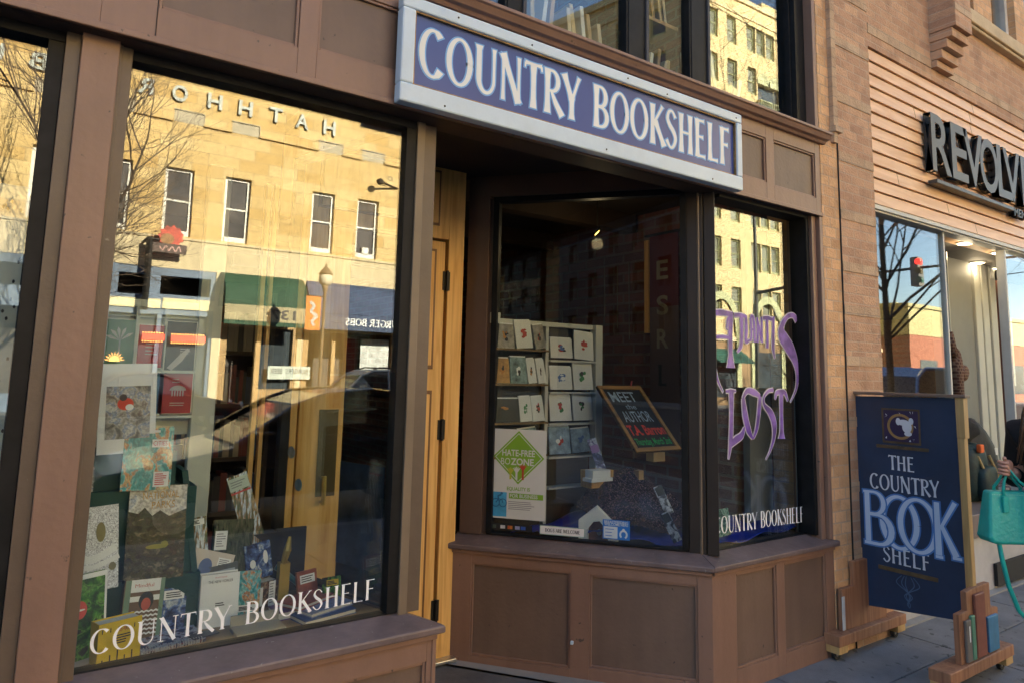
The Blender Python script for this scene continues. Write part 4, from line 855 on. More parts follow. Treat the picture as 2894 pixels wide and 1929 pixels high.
# low brick corner building beyond the cross street
t_ = thing('corner_brick_building', 'low red brick corner building with an olive upper band far down the street', 'building', (70, YF, 0))
q = MB(); q.box(60, 95, YF-20, YF, 0, 5.6); q.build('brick_wall', brick('far_red_brick', (.36, .13, .08), (.30, .10, .06), (.3, .2, .15), .6, .2, .01, bump=0), t_)
q = MB(); q.box(59.8, 95.2, YF-20, YF+.05, 5.6, 7.9); q.box(59.6, 95.4, YF-20, YF+.2, 7.9, 8.2); q.box(66, 68, YF-6, YF-4, 8.2, 9.0); q.build('upper_band', mat('olive_stucco', (.42, .37, .19), .8), t_)
q = MB()
for k in range(7): q.box(61.5+k*4.6, 64.5+k*4.6, YF-.05, YF+.03, .8, 3.6)
q.build('shop_pane', FARPANE2, t_)
t_ = thing('dark_brick_block', 'brick commercial block down the street to the left, coloured near black to keep its reflection dark', 'building', (-30, YF, 0))
q = MB(); wall_with_holes(q, FS, -70, -9.6, 0, 24, [(-68+k*3.2, -66.6+k*3.2, z, z+2) for k in range(18) for z in (4.6, 7.8, 11, 14.2, 17.4)], .4); q.build('wall', brick('shade_toned_brick', (.022, .016, .013), (.018, .012, .010), (.02, .018, .016), .3, .1, .01, bump=0), t_)  # shade put into a near-black brick so the bay pane mirrors dark
q = MB(); q.fbox(FS, -70, -9.6, 0, 24, -1.2, -1.1); q.build('dark_backing', DKP, t_)

# ------------------------------------------------------------------ bare street trees
BARK = mat('grey_bark', (.09, .07, .055), .9, var=.3, vs_=8, bump=.4, bs=25); TWIG = mat('twig_bark', (.12, .085, .06), .9, var=.2)
def bare_tree(name, label, base, h, rad, seed, r0, trunk_h, levels=5, lean=(0, 0), kids0=4, k_lo=.35):
    rnd = random.Random(seed); t_ = thing(name, label, 'tree', base, None); tr = MB(); cr = MB()
    def grow(p, d, ln, r, lv):
        n = 4; pts = [p]; dd = d.copy()
        for i in range(n):
            dd = (dd+V((rnd.uniform(-1, 1), rnd.uniform(-1, 1), rnd.uniform(-.5, .9)))*(.16 if lv else (.012 if kids0 > 8 else .05))).normalized(); pts.append(pts[-1]+dd*ln/n)
        (tr if lv <= 1 else cr).tube(pts, [r*(1-.45*i/n) for i in range(n+1)], 6 if lv < 2 else 3, caps=False)
        if lv >= levels: return
        kids = kids0 if lv == 0 else (4 if lv < 3 else 3)
        for k in range(kids):
            t0 = 1 if k == 0 else rnd.uniform(.35 if lv else k_lo, .95); i = min(n-1, int(t0*n)); pp = pts[i].lerp(pts[i+1], t0*n-i) if t0 < 1 else pts[-1]
            sp = rnd.uniform(.45, .95) if k else rnd.uniform(.1, .35); az = rnd.uniform(0, 2*math.pi); o = dd.orthogonal().normalized(); o.rotate(Matrix.Rotation(az, 3, dd))
            nd = (dd*math.cos(sp)+o*math.sin(sp)+V((0, 0, .12 if lv else -.05))).normalized(); grow(pp, nd, ln*rnd.uniform(.55, .66) if lv == 0 else ln*rnd.uniform(.62, .80), r*(rnd.uniform(.22, .42) if lv == 0 and kids0 > 8 else rnd.uniform(.45, .62)), lv+1)
    b0 = V(base); grow(b0, V((lean[0], lean[1], 1)).normalized(), trunk_h, r0, 0)
    tr.build('trunk', BARK, t_, smooth=True); cr.build('crown', TWIG, t_); return t_
bare_tree('bare_tree', 'bare branching tree on the far pavement in front of the sandstone facade', (.2, -21.7, 0), 9, 3, 14, .16, 4.9, 6, (.06, 0), 4, .8)
bare_tree('bare_tree', 'bare reddish tree at the foot of the tall yellow hotel', (38.4, -22.4, 0), 8, 3, 5, .11, 2.0, 6)
bare_tree('bare_tree', 'young leafless street tree at the near kerb in front of the clothing store', (12.95, -3.9, 0), 6, 2.4, 31, .075, 5.2, 5, (0, 0), 13)
bare_tree('bare_tree', 'bare tree farther left on the far pavement beside the sandstone building', (-5.2, -21.9, 0), 8, 3, 8, .15, 3.6, 5)

# ------------------------------------------------------------------ street furniture
t_ = thing('street_lamp', 'globe topped street lamp post with an orange banner on the far pavement', 'lamp', (8.72, -21.7, 0))
q = MB(); q.lathe((8.72, -21.7, 0), [(.2, 0), (.2, .25), (.12, .4), (.09, .8), (.06, 1.0), (.05, 4.4), (.1, 4.5), (.12, 4.62)], 14); q.build('post', mat('tan_lamp_post', (.22, .15, .08), .5), t_, smooth=True)
q = MB(); q.lathe((8.72, -21.7, 4.62), [(.12, 0), (.23, .12), (.24, .28), (.2, .42)], 16); q.build('globe', mat('frosted_globe', (.75, .70, .55), .4), t_, smooth=True)
q = MB(); q.lathe((8.72, -21.7, 5.04), [(.26, 0), (.22, .06), (.12, .2), (.05, .26), (.03, .36), (.005, .42)], 16); q.build('cap', mat('tan_lamp_post', (.22, .15, .08)), t_, smooth=True)
q = MB(); q.box(8.06, 8.60, -21.71, -21.69, 3.0, 4.2); bn = q.build('banner', mat('orange_banner', (.72, .24, .05), .7, var=.1), t_)
q = MB(); q.tube([(8.02, -21.7, 4.22), (8.72, -21.7, 4.22)], .02); q.tube([(8.02, -21.7, 2.98), (8.72, -21.7, 2.98)], .02); q.build('banner_arm', IRON, t_)
q = MB(); f = F((0, -21.685, 0), (-1, 0, 0), (0, 0, 1), (0, 1, 0)); p, w = smooth_curve([(-8.2, 4.0), (-8.35, 3.85), (-8.25, 3.65), (-8.45, 3.5), (-8.3, 3.3), (-8.4, 3.15)], [.05, .06, .05, .06, .05, .04], 5); q.ribbon(f, p, w); q.build('emblem', mat('banner_grey', (.5, .5, .5), .7), bn)
t_ = thing('litter_bin', 'dark slatted litter bin on the far pavement', 'bin', (9.2, -21.4, 0))
q = MB()
for k in range(18): a = 2*math.pi*k/18; q.box(9.2+.28*math.cos(a)-.025, 9.2+.28*math.cos(a)+.025, -21.4+.28*math.sin(a)-.012, -21.4+.28*math.sin(a)+.012, 0, .95)
q.ring(F((9.2, -21.4, .95), (1, 0, 0), (0, 1, 0)), (0, 0), .2, .31, .05); q.build('slats', IRON, t_)
q = MB(); q.lathe((9.2, -21.4, .05), [(.24, 0), (.25, .8)], 16); q.build('liner', BLK, t_)
t_ = thing('traffic_signal', 'traffic signal with red light on a long mast arm at the far corner', 'traffic light', (34, -21.7, 0))
q = MB(); q.tube([(34, -21.7, 0), (34, -21.7, 11)], [.14, .09]); q.build('mast', mat('mast_black', (.02, .022, .022), .5), t_)
q = MB(); q.tube([(34, -21.7, 6.5), (34, -17, 6.9), (34, -9.0, 7.0)], [.10, .08, .05]); q.build('mast_arm', mat('mast_green_grey', (.08, .09, .08), .5), t_)
q = MB(); q.box(33.75, 34.25, -13.2, -12.85, 6.1, 7.45); hd = q.build('signal_head', mat('signal_grey', (.16, .15, .14), .5), t_)
RL = mat('signal_red', (1, .04, .03), .4, emit=1.0, var=0)
for k, mt in enumerate((RL, mat('amber_off', (.12, .09, .03), .3), mat('green_off', (.03, .1, .07), .3))):
    q = MB(); q.lathe((33.74, -12.9+.06, 7.22-k*.42), [(.15, 0), (.14, .03)], 16, F((0, 0, 0), (0, 1, 0), (0, 0, 1), (-1, 0, 0))); q.lathe((34.0, -12.84, 7.22-k*.42), [(.15, 0), (.14, .03)], 16, F((0, 0, 0), (1, 0, 0), (0, 0, 1), (0, 1, 0))); q.build('lens', mt, hd)

# ------------------------------------------------------------------ parked vehicles
TYRE = mat('tyre', (.02, .02, .02), .8); RIM = mat('alloy_rim', (.5, .5, .5), .3, .8); CGL = mat('car_glass', (.015, .017, .02), .05, var=0, spec=.8)
def car(name, label, x, y, L, Wd, H, paint, kind='sedan', flip=1, group='vehicles parked along the street'):
    """nose at -X when flip=1; y is the centre line"""
    t_ = thing(name, label, 'car', (x+L/2, y, -.13), group)
    def P(u): return x+u*L if flip == 1 else x+L-u*L
    zb = .10; hz = H*.62
    if kind == 'sedan': belt = [(0, .42), (.03, .62*H/1.45), (.12, .70*H/1.45), (.30, .86*H/1.45), (.55, .90*H/1.45), (.82, .93*H/1.45), (.98, .88*H/1.45), (1, .5)]; roof = [(.29, .86), (.43, 1.28), (.50, 1.40), (.62, 1.45), (.74, 1.38), (.88, .93)]
    elif kind == 'suv': belt = [(0, .5), (.02, .85), (.10, .98), (.26, 1.06), (.6, 1.10), (.97, 1.12), (1, .6)]; roof = [(.25, 1.06), (.36, 1.55), (.44, 1.70), (.75, 1.72), (.93, 1.66), (.985, 1.12)]
    else: belt = [(0, .5), (.01, .9), (.06, 1.08), (.14, 1.15), (.6, 1.18), (.99, 1.2), (1, .6)]; roof = [(.13, 1.15), (.22, 1.75), (.30, 1.95), (.8, 2.0), (.96, 1.96), (.995, 1.2)]
    h0 = {'sedan': 1.45, 'suv': 1.72, 'van': 2.0}[kind]; k = H/h0
    if kind == 'sedan': roof = [(a, b*k) for a, b in roof]
    else: belt = [(a, b*k) for a, b in belt]; roof = [(a, b*k) for a, b in roof]
    def loft(q, top, bot, w_top, w_bot, m=0):
        vs = []; n = len(top)
        for (a, zt), (_, zl) in zip(top, bot):
            X = P(a); vs += [(X, y-w_bot/2, zl), (X, y-w_top/2, zt), (X, y+w_top/2, zt), (X, y+w_bot/2, zl)]
        fs = [(i*4+j, i*4+(j+1) % 4, (i+1)*4+(j+1) % 4, (i+1)*4+j) for i in range(n-1) for j in range(4)]+[(0, 1, 2, 3), tuple((n-1)*4+j for j in (3, 2, 1, 0))]
        q.add(vs, fs, m)
    q = MB(); loft(q, belt, [(a, .28 if 0 < a < 1 else .35) for a, _ in belt], Wd*.93, Wd); body = q.build('body', paint, t_, smooth=False, bevel=.04)
    q = MB(); rr = roof; bb = [(a, max(.5, b-.0)) for a, b in roof]
    base = [(a, (rr[0][1]+(rr[-1][1]-rr[0][1])*(a-rr[0][0])/(rr[-1][0]-rr[0][0]))-.03) for a, _ in rr]; loft(q, rr, base, Wd*.74, Wd*.90); q.build('cabin_glass', CGL, t_, bevel=.03)
    q = MB(); tp = [(a, b+.02) for a, b in rr[1:-1]]; loft(q, tp, [(a, b-.05) for a, b in tp], Wd*.72, Wd*.78)
    for s in (-1, 1):                                               # pillars and roof edges
        pl = [(P(a), y+s*(Wd*.74/2+.02), b+.0) for a, b in rr]; pl[0] = (P(rr[0][0]), y+s*Wd*.46, rr[0][1]); pl[-1] = (P(rr[-1][0]), y+s*Wd*.45, rr[-1][1]); q.tube(pl, .045, 6)
        for a in (.55, .78 if kind != 'sedan' else .74): q.tube([(P(a), y+s*(Wd*.46), rr[0][1]), (P(a), y+s*(Wd*.38), rr[3][1]-.02)], .035, 5)
    q.build('roof', paint, t_, smooth=False)
    for a in (.17, .80):
        for s in (-1, 1):
            fr = F((P(a), y+s*(Wd/2-.10), .20), (1, 0, 0), (0, 0, 1), (0, 1, 0)); q = MB(); q.ring(fr, (0, 0), .2, .33, .2, -.1, 24); wv = q.build('wheel', TYRE, t_, smooth=False)
            q = MB(); q.ring(fr, (0, 0), .04, .205, .16, -.08, 20); q.build('rim', RIM, wv)
    for s in (-1, 1):
        q = MB(); q.lathe((P(.012), y+s*Wd*.36, belt[1][1]-.06), [(.02, .06), (.11, .04), (.12, -.04)], 12, F((0, 0, 0), (0, 1, 0), (0, 0, 1), (-flip, 0, 0))); q.build('headlight', mat('headlight_lens', (.7, .7, .66), .1), t_)
        q = MB(); q.fbox(F((P(.992), y+s*Wd*.36, belt[-2][1]-.2), (0, 1, 0), (0, 0, 1), (1, 0, 0)), -.1, .1, -.08, .1, -.04, .04); q.build('tail_light', mat('tail_red', (.4, .02, .02), .2), t_)
        q = MB(); q.box(P(.34)-.08, P(.34)+.08, y+s*(Wd*.5+.02)-.06, y+s*(Wd*.5+.02)+.09, rr[0][1]+.02, rr[0][1]+.15); q.build('wing_mirror', paint, t_, bevel=.02)
    if kind == 'suv':
        q = MB()
        for s in (-1, 1): q.tube([(P(.45), y+s*Wd*.33, H+.03), (P(.5), y+s*Wd*.33, H+.09), (P(.86), y+s*Wd*.33, H+.07), (P(.9), y+s*Wd*.33, H-.02)], .025, 5)
        q.build('roof_rail', IRON, t_)
    return t_
PB = mat('car_black_paint', (.012, .013, .018), .12, var=0, spec=.7); PW = mat('car_white_paint', (.62, .61, .58), .2, var=0); PG = mat('car_blue_paint', (.10, .24, .50), .15, var=0, spec=.7); PR = mat('car_maroon_paint', (.12, .02, .02), .15, var=0, spec=.7)
car('parked_car', 'black sedan parked at the near kerb facing left, mirrored low in the left window', .55, -5.7, 4.6, 1.8, 1.36, PB)
car('parked_car', 'white sport utility vehicle parked across the street by the lamp post', 7.0, -18.6, 4.7, 1.9, 1.62, PW, 'suv')
car('parked_car', 'dark red hatchback parked across the street behind the black sedan', 1.0, -19.0, 4.3, 1.8, 1.42, PR, 'sedan', -1)
car('parked_van', 'sky blue van parked at the near kerb in front of the clothing store', 16.2, -6.2, 4.8, 1.95, 2.0, PG, 'van')

# ------------------------------------------------------------------ things in the left display window (deck top z = .672)
DZ = .672
PAGE = mat('page_edges', (.66, .63, .56), .8, var=.1, vs_=60, stretch=(1, 1, 8))
PAPER = mat('white_paper', (.84, .84, .82), .6, var=.05); INK = mat('black_ink', (.02, .02, .022), .5); GREYINK = mat('grey_ink', (.25, .25, .26), .6)
REDI = mat('red_ink', (.55, .04, .04), .5); TEALB = mat('teal_board', (.006, .06, .055), .6, var=.1); YEL = mat('yellow_card', (.72, .48, .01), .4, var=.03)
def bframe(x, y, z, yaw=0, lean=0, roll=0):
    """frame of a cover: bottom left corner, turned by yaw, leaning back, rolled in its own plane"""
    u = V((math.cos(R(yaw)), math.sin(R(yaw)), 0)); h = V((-math.sin(R(yaw)), math.cos(R(yaw)), 0)); v = h*math.sin(R(lean))+V((0, 0, math.cos(R(lean))))
    return F((x, y, z), u*math.cos(R(roll))+v*math.sin(R(roll)), v*math.cos(R(roll))-u*math.sin(R(roll)))
def book(name, label, cat, f, w, h, th, front, art=None, spine=None, group=None, pages=True):
    """cover boards round a page block; art(q) adds printed matter, material slots 0 front 1 paper 2 ink 3.."""
    t_ = thing(name, label, cat, f.p(w/2, 0, -th/2), group)
    mats = front if isinstance(front, list) else [front]
    q = MB(); q.fbox(f, 0, w, 0, h, -.003, 0)
    if th > .008:
        q.fbox(f, 0, w, 0, h, -th, -th+.003); q.fbox(f, -.002, .001, 0, h, -th, 0, len(mats)-1 if spine else 0)
    if art: art(q, f)
    q.build('cover', mats, t_)
    if th > .008 and pages:
        q = MB(); q.fbox(f, .002, w-.004, .004, h-.004, -th+.003, -.003); q.build('page_block', PAGE, t_)
    return t_
def patch(q, f, a0, a1, b0, b1, m, c=.0008): q.fpoly(f, [(a0, b0), (a1, b0), (a1, b1), (a0, b1)], c, m)
def lines(q, f, a0, a1, b0, b1, n, m, c=.0012, rnd=random.Random(1)):
    for i in range(n): y = b1-(i+.5)*(b1-b0)/n; patch(q, f, a0, a0+(a1-a0)*rnd.uniform(.6, 1), y-.0018, y+.0018, m, c)
# a stepped teal riser carries the back row
rz = thing('display_riser', 'stepped teal card riser holding up the books on the left of the display', 'riser', (.38, .5, DZ))
q = MB(); q.box(.17, .60, .37, .62, DZ, .862); q.box(.17, .57, .395, .62, .862, 1.165); q.box(.17, .50, .43, .62, 1.165, 1.29); q.build('steps', TEALB, rz)
q = MB(); q.hexa([(.60, .36, DZ), (.62, .36, DZ), (.62, .6, DZ), (.60, .6, DZ), (.52, .42, 1.22), (.54, .42, 1.22), (.54, .6, 1.22), (.52, .6, 1.22)]); q.build('side_flap', TEALB, rz)
rock = cover('rock_photo', [(.3, (.06, .06, .065)), (.45, (.25, .24, .23)), (.55, (.42, .41, .40)), (.62, (.14, .20, .36)), (.75, (.5, .5, .5))], 26, 5, .5, .25, 2)
def art_rock(q, f):
    patch(q, f, .022, .163, .05, .235, 1); q.ell(f, (.083, .172), .026, .022, .0014, 2); q.ell(f, (.096, .160), .013, .011, .0017, 0); q.ell(f, (.075, .195), .012, .012, .0015, 3)
book('art_print', 'white mounted print of a red jacketed climber among grey rocks', 'print', bframe(.237, .395, 1.291, 0, 6, 2), .182, .315, .006, [PAPER, rock, mat('jacket_red', (.7, .06, .03), .6), INK], art_rock)
city = cover('city_cover', [(.25, (.02, .20, .22)), (.48, (.06, .36, .38)), (.6, (.25, .52, .50)), (.70, (.60, .22, .08)), (.8, (.60, .50, .28))], 26, 3, 1.2, .25, 5, stretch=(1, 1, .7))
def art_city(q, f): patch(q, f, .088, .142, .148, .176, 1); sans(q, f, 'CITIES', .017, .092, .154, width=.046, c=.0014, m=2); patch(q, f, .055, .112, .200, .209, 1); patch(q, f, .100, .150, .01, .062, 1); lines(q, f, .105, .145, .015, .058, 6, 2)
book('city_book', 'large turquoise picture book with the word CITIES on its cover', 'book', bframe(.318, .375, 1.166, 0, 8, -1), .158, .222, .022, [city, PAPER, REDI, TEALB], art_city)
park = cover('park_cover', [(.3, (.006, .010, .006)), (.47, (.014, .018, .009)), (.56, (.035, .042, .012)), (.66, (.02, .03, .022)), (.8, (.16, .14, .09))], 34, 6, .6, .22, 9, stretch=(1, 1, 1.6))
skyc = cover('cloud_cover', [(.3, (.50, .46, .42)), (.6, (.68, .64, .58)), (.8, (.30, .36, .48))], 20, 4, .8, .22, 3)
def art_park(q, f):
    q.fpoly(f, [(0, .315), (0, .235), (.03, .225), (.05, .245), (.075, .215), (.10, .232), (.13, .21), (.16, .222), (.186, .23), (.186, .315)], .0008, 1)
    sans(q, f, 'NATIONAL', .026, .042, .272, width=.118, c=.0014, m=2); sans(q, f, 'PARKS', .026, .072, .238, width=.075, c=.0014, m=2)
    q.ell(f, (.095, .11), .035, .008, .001, 3); q.ell(f, (.12, .115), .012, .012, .0012, 3)
book('national_parks_book', 'tall dark forest picture book titled NATIONAL PARKS below a cloudy sky', 'book', bframe(.350, .345, .862, 0, 8, 0), .186, .318, .024, [park, skyc, mat('gilt_title', (.50, .26, .04), .4), mat('moss_patch', (.30, .27, .03), .6)], art_park)
lace = cover('line_drawing', [(.42, (.80, .80, .82)), (.5, (.22, .23, .27)), (.56, (.80, .80, .82))], 55, 3, 1.6, .4, 4)
def art_lace(q, f): q.ell(f, (.115, .185), .014, .032, .0012, 1); q.ell(f, (.15, .07), .011, .013, .0012, 1); p, w = smooth_curve([(.03, .12), (.09, .10), (.16, .13)], [.012]*3, 6); q.ribbon(f, p, w, .001, 2); p, w = smooth_curve([(.03, .09), (.09, .075), (.17, .10)], [.008]*3, 6); q.ribbon(f, p, w, .0011, 2)
book('colouring_book', 'white colouring book densely covered in grey line drawings', 'book', bframe(.165, .315, .852, 3, 9, 3), .168, .27, .010, [lace, mat('olive_motif', (.24, .20, .08), .5), PAPER], art_lace)
leaf = cover('leaf_photo', [(.3, (.012, .05, .012)), (.5, (.04, .16, .02)), (.62, (.14, .33, .05)), (.75, (.03, .04, .025))], 22, 3, .9, .22, 1)
def art_leaf(q, f): patch(q, f, 0, .135, .255, .270, 1); patch(q, f, .128, .135, .02, .255, 1); patch(q, f, 0, .135, 0, .018, 3); q.ell(f, (.052, .165), .022, .027, .0016, 2); q.ell(f, (.052, .165), .016, .003, .002, 1)
book('plant_book', 'green leafy plant book with a round red seal leaning by the window frame', 'book', bframe(.176, .168, DZ, 24, 6, 0), .135, .270, .016, [leaf, PAPER, mat('seal_red', (.6, .07, .06), .4), GREYINK], art_leaf)
def art_yel(q, f):
    sans(q, f, '642', .016, .058, .092, width=.034, c=.001, m=2, bold=.02); lines(q, f, .05, .10, .055, .085, 4, 1)
    for k in range(5): patch(q, f, .012+k*.022, .016+k*.022, .0, .018+.01*(k % 3), 1); patch(q, f, .008+k*.024, .011+k*.024, .095, .108, 1)
bx = book('yellow_book', 'thick bright yellow book with black type and the number 642', 'book', bframe(.272, .152, DZ, 16, 2, 0), .128, .125, .062, [YEL, INK, mat('orange_ink', (.55, .2, .02), .5)], art_yel)
stripe = mat('brown_cover', (.16, .09, .05), .4, var=.1)
def art_cam(q, f):
    patch(q, f, 0, .018, 0, .205, 3); patch(q, f, .112, .126, 0, .205, 3); patch(q, f, .018, .112, .165, .205, 1); sans(q, f, 'Mindful', .012, .030, .180, width=.06, c=.0014, m=4)
    patch(q, f, .018, .112, .135, .152, 1); q.ell(f, (.070, .135), .024, .030, .0014, 5); q.ell(f, (.070, .125), .015, .020, .0018, 4)
    for k in range(6):
        p = [(.022+.0075*i, .100-k*.014+(.004 if i % 2 else 0)) for i in range(13)]; q.ribbon(f, p, [.0028]*13, .001, 1)
book('cameo_book', 'patterned book with a red cameo figure, chevrons and green side bands', 'book', bframe(.345, .300, DZ, 8, 7, -4), .126, .205, .026, [stripe, PAPER, INK, mat('sage_band', (.17, .27, .19), .5), mat('cameo_red', (.55, .10, .06), .5), INK], art_cam)
pur = mat('violet_card', (.32, .16, .40), .4, var=.05)
def art_gir(q, f): q.fpoly(f, [(.035, 0), (.10, 0), (.095, .06), (.075, .10), (.065, .16), (.055, .16), (.05, .11), (.028, .09), (.03, .06)], .001, 1); q.ell(f, (.04, .075), .018, .012, .0014, 2)
book('violet_card', 'violet greeting card with a long necked brown animal', 'card', bframe(.425, .345, DZ, 4, 8, -3), .105, .185, .004, [pur, mat('animal_brown', (.05, .03, .02), .6), mat('animal_tan', (.25, .16, .08), .6)], art_gir)
def art_wave(q, f):
    q.ell(f, (.05, .10), .024, .030, .0010, 1); q.ell(f, (.035, .07), .018, .022, .0011, 1); q.fpoly(f, [(.02, .03), (.06, .055), (.10, .040), (.146, .055), (.146, .0), (.02, 0)], .0012, 1)
    for k in range(7): q.ell(f, (.035+k*.017, .030+.012*math.sin(k*1.9)), .012, .006, .0014+k*.0001, 3)
    patch(q, f, .090, .138, .105, .140, 3, .001); lines(q, f, .094, .134, .110, .136, 4, 4, .0014)
book('art_book', 'thick white spined art book with blue and cream abstract cover, tilted', 'book', bframe(.548, .395, .787, 6, 10, -18), .148, .158, .038, [mat('cover_cream', (.60, .52, .45), .4, var=.06), mat('cover_navy', (.05, .10, .27), .4, var=.2), INK, PAPER, GREYINK], art_wave)
wt = MB(); wt.box(.545, .70, .41, .50, DZ, .78); wt.build('book_stand', BLK, label='small black stand under the tilted blue and cream art book', cat='stand')
def art_wh(q, f): sans(q, f, 'THE NEW YORKER', .010, .022, .152, width=.085, c=.0012, m=2); sans(q, f, 'POSTCARDS', .005, .045, .168, width=.04, c=.0012, m=3); lines(q, f, .05, .085, .07, .085, 2, 2)
q_ = book('white_box', 'white boxed card set with small dark type at the front of the display', 'box', bframe(.600, .330, DZ, -3, 3, 0), .130, .182, .045, [PAPER, GREYINK, INK, REDI], art_wh)
forest = cover('forest_cover', [(.3, (.008, .014, .01)), (.5, (.025, .045, .025)), (.65, (.04, .06, .035)), (.8, (.09, .09, .06))], 55, 5, .3, .25, 6, stretch=(2.5, 1, .5))
def art_for(q, f): patch(q, f, .004, .050, .235, .305, 1); lines(q, f, .010, .045, .245, .298, 6, 2)
book('forest_book', 'dark green forest picture book with a small white label', 'book', bframe(.648, .455, DZ, 4, 7, -4), .150, .345, .02, [forest, PAPER, GREYINK], art_for)
fall = cover('waterfall_photo', [(.3, (.04, .07, .03)), (.45, (.12, .11, .05)), (.56, (.34, .19, .09)), (.64, (.38, .50, .60)), (.8, (.62, .68, .72))], 40, 4, .4, .25, 8, stretch=(2.2, 1, .35))
def art_fall(q, f): patch(q, f, 0, .082, .285, .335, 1); lines(q, f, .008, .07, .295, .325, 3, 2); patch(q, f, .0, .082, .272, .279, 3)
book('waterfall_calendar', 'narrow slanting waterfall calendar with a pale green heading', 'calendar', bframe(.822, .545, .83, 6, 8, 17), .084, .345, .006, [fall, mat('pale_green_head', (.50, .58, .48), .5, var=.1), GREYINK, REDI], art_fall)
q = MB(); q.box(.80, .93, .56, .64, DZ, .93); q.build('display_stand', BLK, label='dark block stand behind the slanting waterfall calendar', cat='stand')
nightc = cover('night_cover', [(.3, (.02, .03, .08)), (.5, (.06, .10, .26)), (.65, (.12, .20, .40)), (.8, (.5, .55, .62))], 26, 3, .9, .22, 7)
book('blue_card', 'glossy blue night scene card with a white bird', 'card', bframe(.800, .470, .772, 12, 8, 6), .105, .135, .01, [nightc, PAPER], lambda q, f: (q.ell(f, (.08, .075), .010, .026, .001, 1), q.ell(f, (.025, .06), .012, .016, .001, 1)))
def art_br(q, f): patch(q, f, .055, .085, .0, .095, 1); lines(q, f, .058, .082, .01, .09, 8, 2); patch(q, f, .015, .028, .01, .08, 1)
book('brown_box', 'brown patterned box with an upright white label under the blue card', 'box', bframe(.825, .435, DZ, 20, 0, 0), .100, .098, .06, [cover('brown_pattern', [(.35, (.05, .025, .015)), (.6, (.20, .10, .05)), (.75, (.35, .25, .15))], 60, 2, .4, .4), PAPER, GREYINK], art_br)
gold = MB(); gold.tube([(.93, .46, .83), (.94, .45, .88), (.95, .46, .93)], [.012, .016, .006], 8); gold.box(.915, .955, .45, .49, DZ, .83); gold.build('figurine', mat('brass_yellow', (.45, .30, .05), .35, .3), label='small brass coloured figurine beside the blue card', cat='figurine')
q = MB(); q.tube([(.93, .50, .80), (1.05, .47, DZ+.02)], .012, 8); q.tube([(.915, .505, .81), (.93, .50, .80)], .016, 8); q.build('pen_tube', mat('teal_tube', (.03, .16, .18), .3), label='teal tube leaning behind the flat books', cat='tube')
# flat things
pat = cover('terrazzo_cover', [(.35, (.45, .46, .52)), (.62, (.45, .46, .52)), (.63, (.30, .06, .07)), (.68, (.30, .06, .07)), (.69, (.04, .05, .12))], 42, 1, .6, .4, 2, 'CONSTANT')
t_ = thing('spiral_notebook', 'speckled grey spiral notebook lying flat at the front of the window', 'notebook', (.52, .25, DZ))
f = F((.400, .190, DZ), (1, .08, 0), (-.08, 1, 0), (0, 0, 1)); q = MB(); q.fbox(f, 0, .20, 0, .155, .0, .012); q.build('cover', pat, t_)
q = MB()
for k in range(22): q.tube([f.p(.008+k*.0085, .008+.012*math.cos(a), .007+.010*math.sin(a)) for a in (0, 1, 2, 3, 4, 5, 6)], .0015, 4)
q.build('spiral', CHROME, t_)
q = MB(); q.fbox(F((.56, .20, DZ+.0125), (1, .3, 0), (-.3, 1, 0), (0, 0, 1)), 0, .09, 0, .05, 0, .004); q.build('bookmark_card', mat('dark_card', (.04, .045, .07), .4), label='small dark card lying on the speckled spiral notebook', cat='card')
for nm, x, y, yaw, w, d_, th, z, c, lb in (('flat_book', .93, .165, 12, .22, .13, .018, DZ, (.03, .07, .22), 'dark blue book lying flat at the bottom of the low pile'), ('flat_book', .96, .185, 20, .20, .12, .016, DZ+.0185, (.22, .26, .42), 'blue gingham book in the middle of the low pile'), ('flat_book', .93, .235, 28, .19, .12, .016, DZ+.035, (.35, .07, .06), 'red book lying on top of the low pile'), ('flat_book', .86, .27, 5, .10, .10, .03, DZ, (.10, .03, .17), 'purple book lying flat at the left of the low pile')):
    f = F((x, y, z), (math.cos(R(yaw)), math.sin(R(yaw)), 0), (-math.sin(R(yaw)), math.cos(R(yaw)), 0), (0, 0, 1)); t_ = thing(nm, lb, 'book', f.p(w/2, d_/2)); k = 'flat_cover_%d' % int(c[0]*1000)
    q = MB(); q.fbox(f, 0, w, 0, d_, th-.003, th); q.fbox(f, 0, w, 0, d_, 0, .003); q.build('cover', mat(k, c, .4, var=.25, vs_=70), t_); q = MB(); q.fbox(f, .003, w-.003, .003, d_-.003, .003, th-.003); q.build('page_block', PAGE, t_)
q = MB(); q.box(.69, .86, .165, .265, DZ, DZ+.014); q.box(.69, .86, .26, .265, DZ+.014, DZ+.05); q.build('acrylic_stand', mat('acrylic', (.33, .31, .27), .12, var=0), label='low clear acrylic stand in front of the white box', cat='stand')
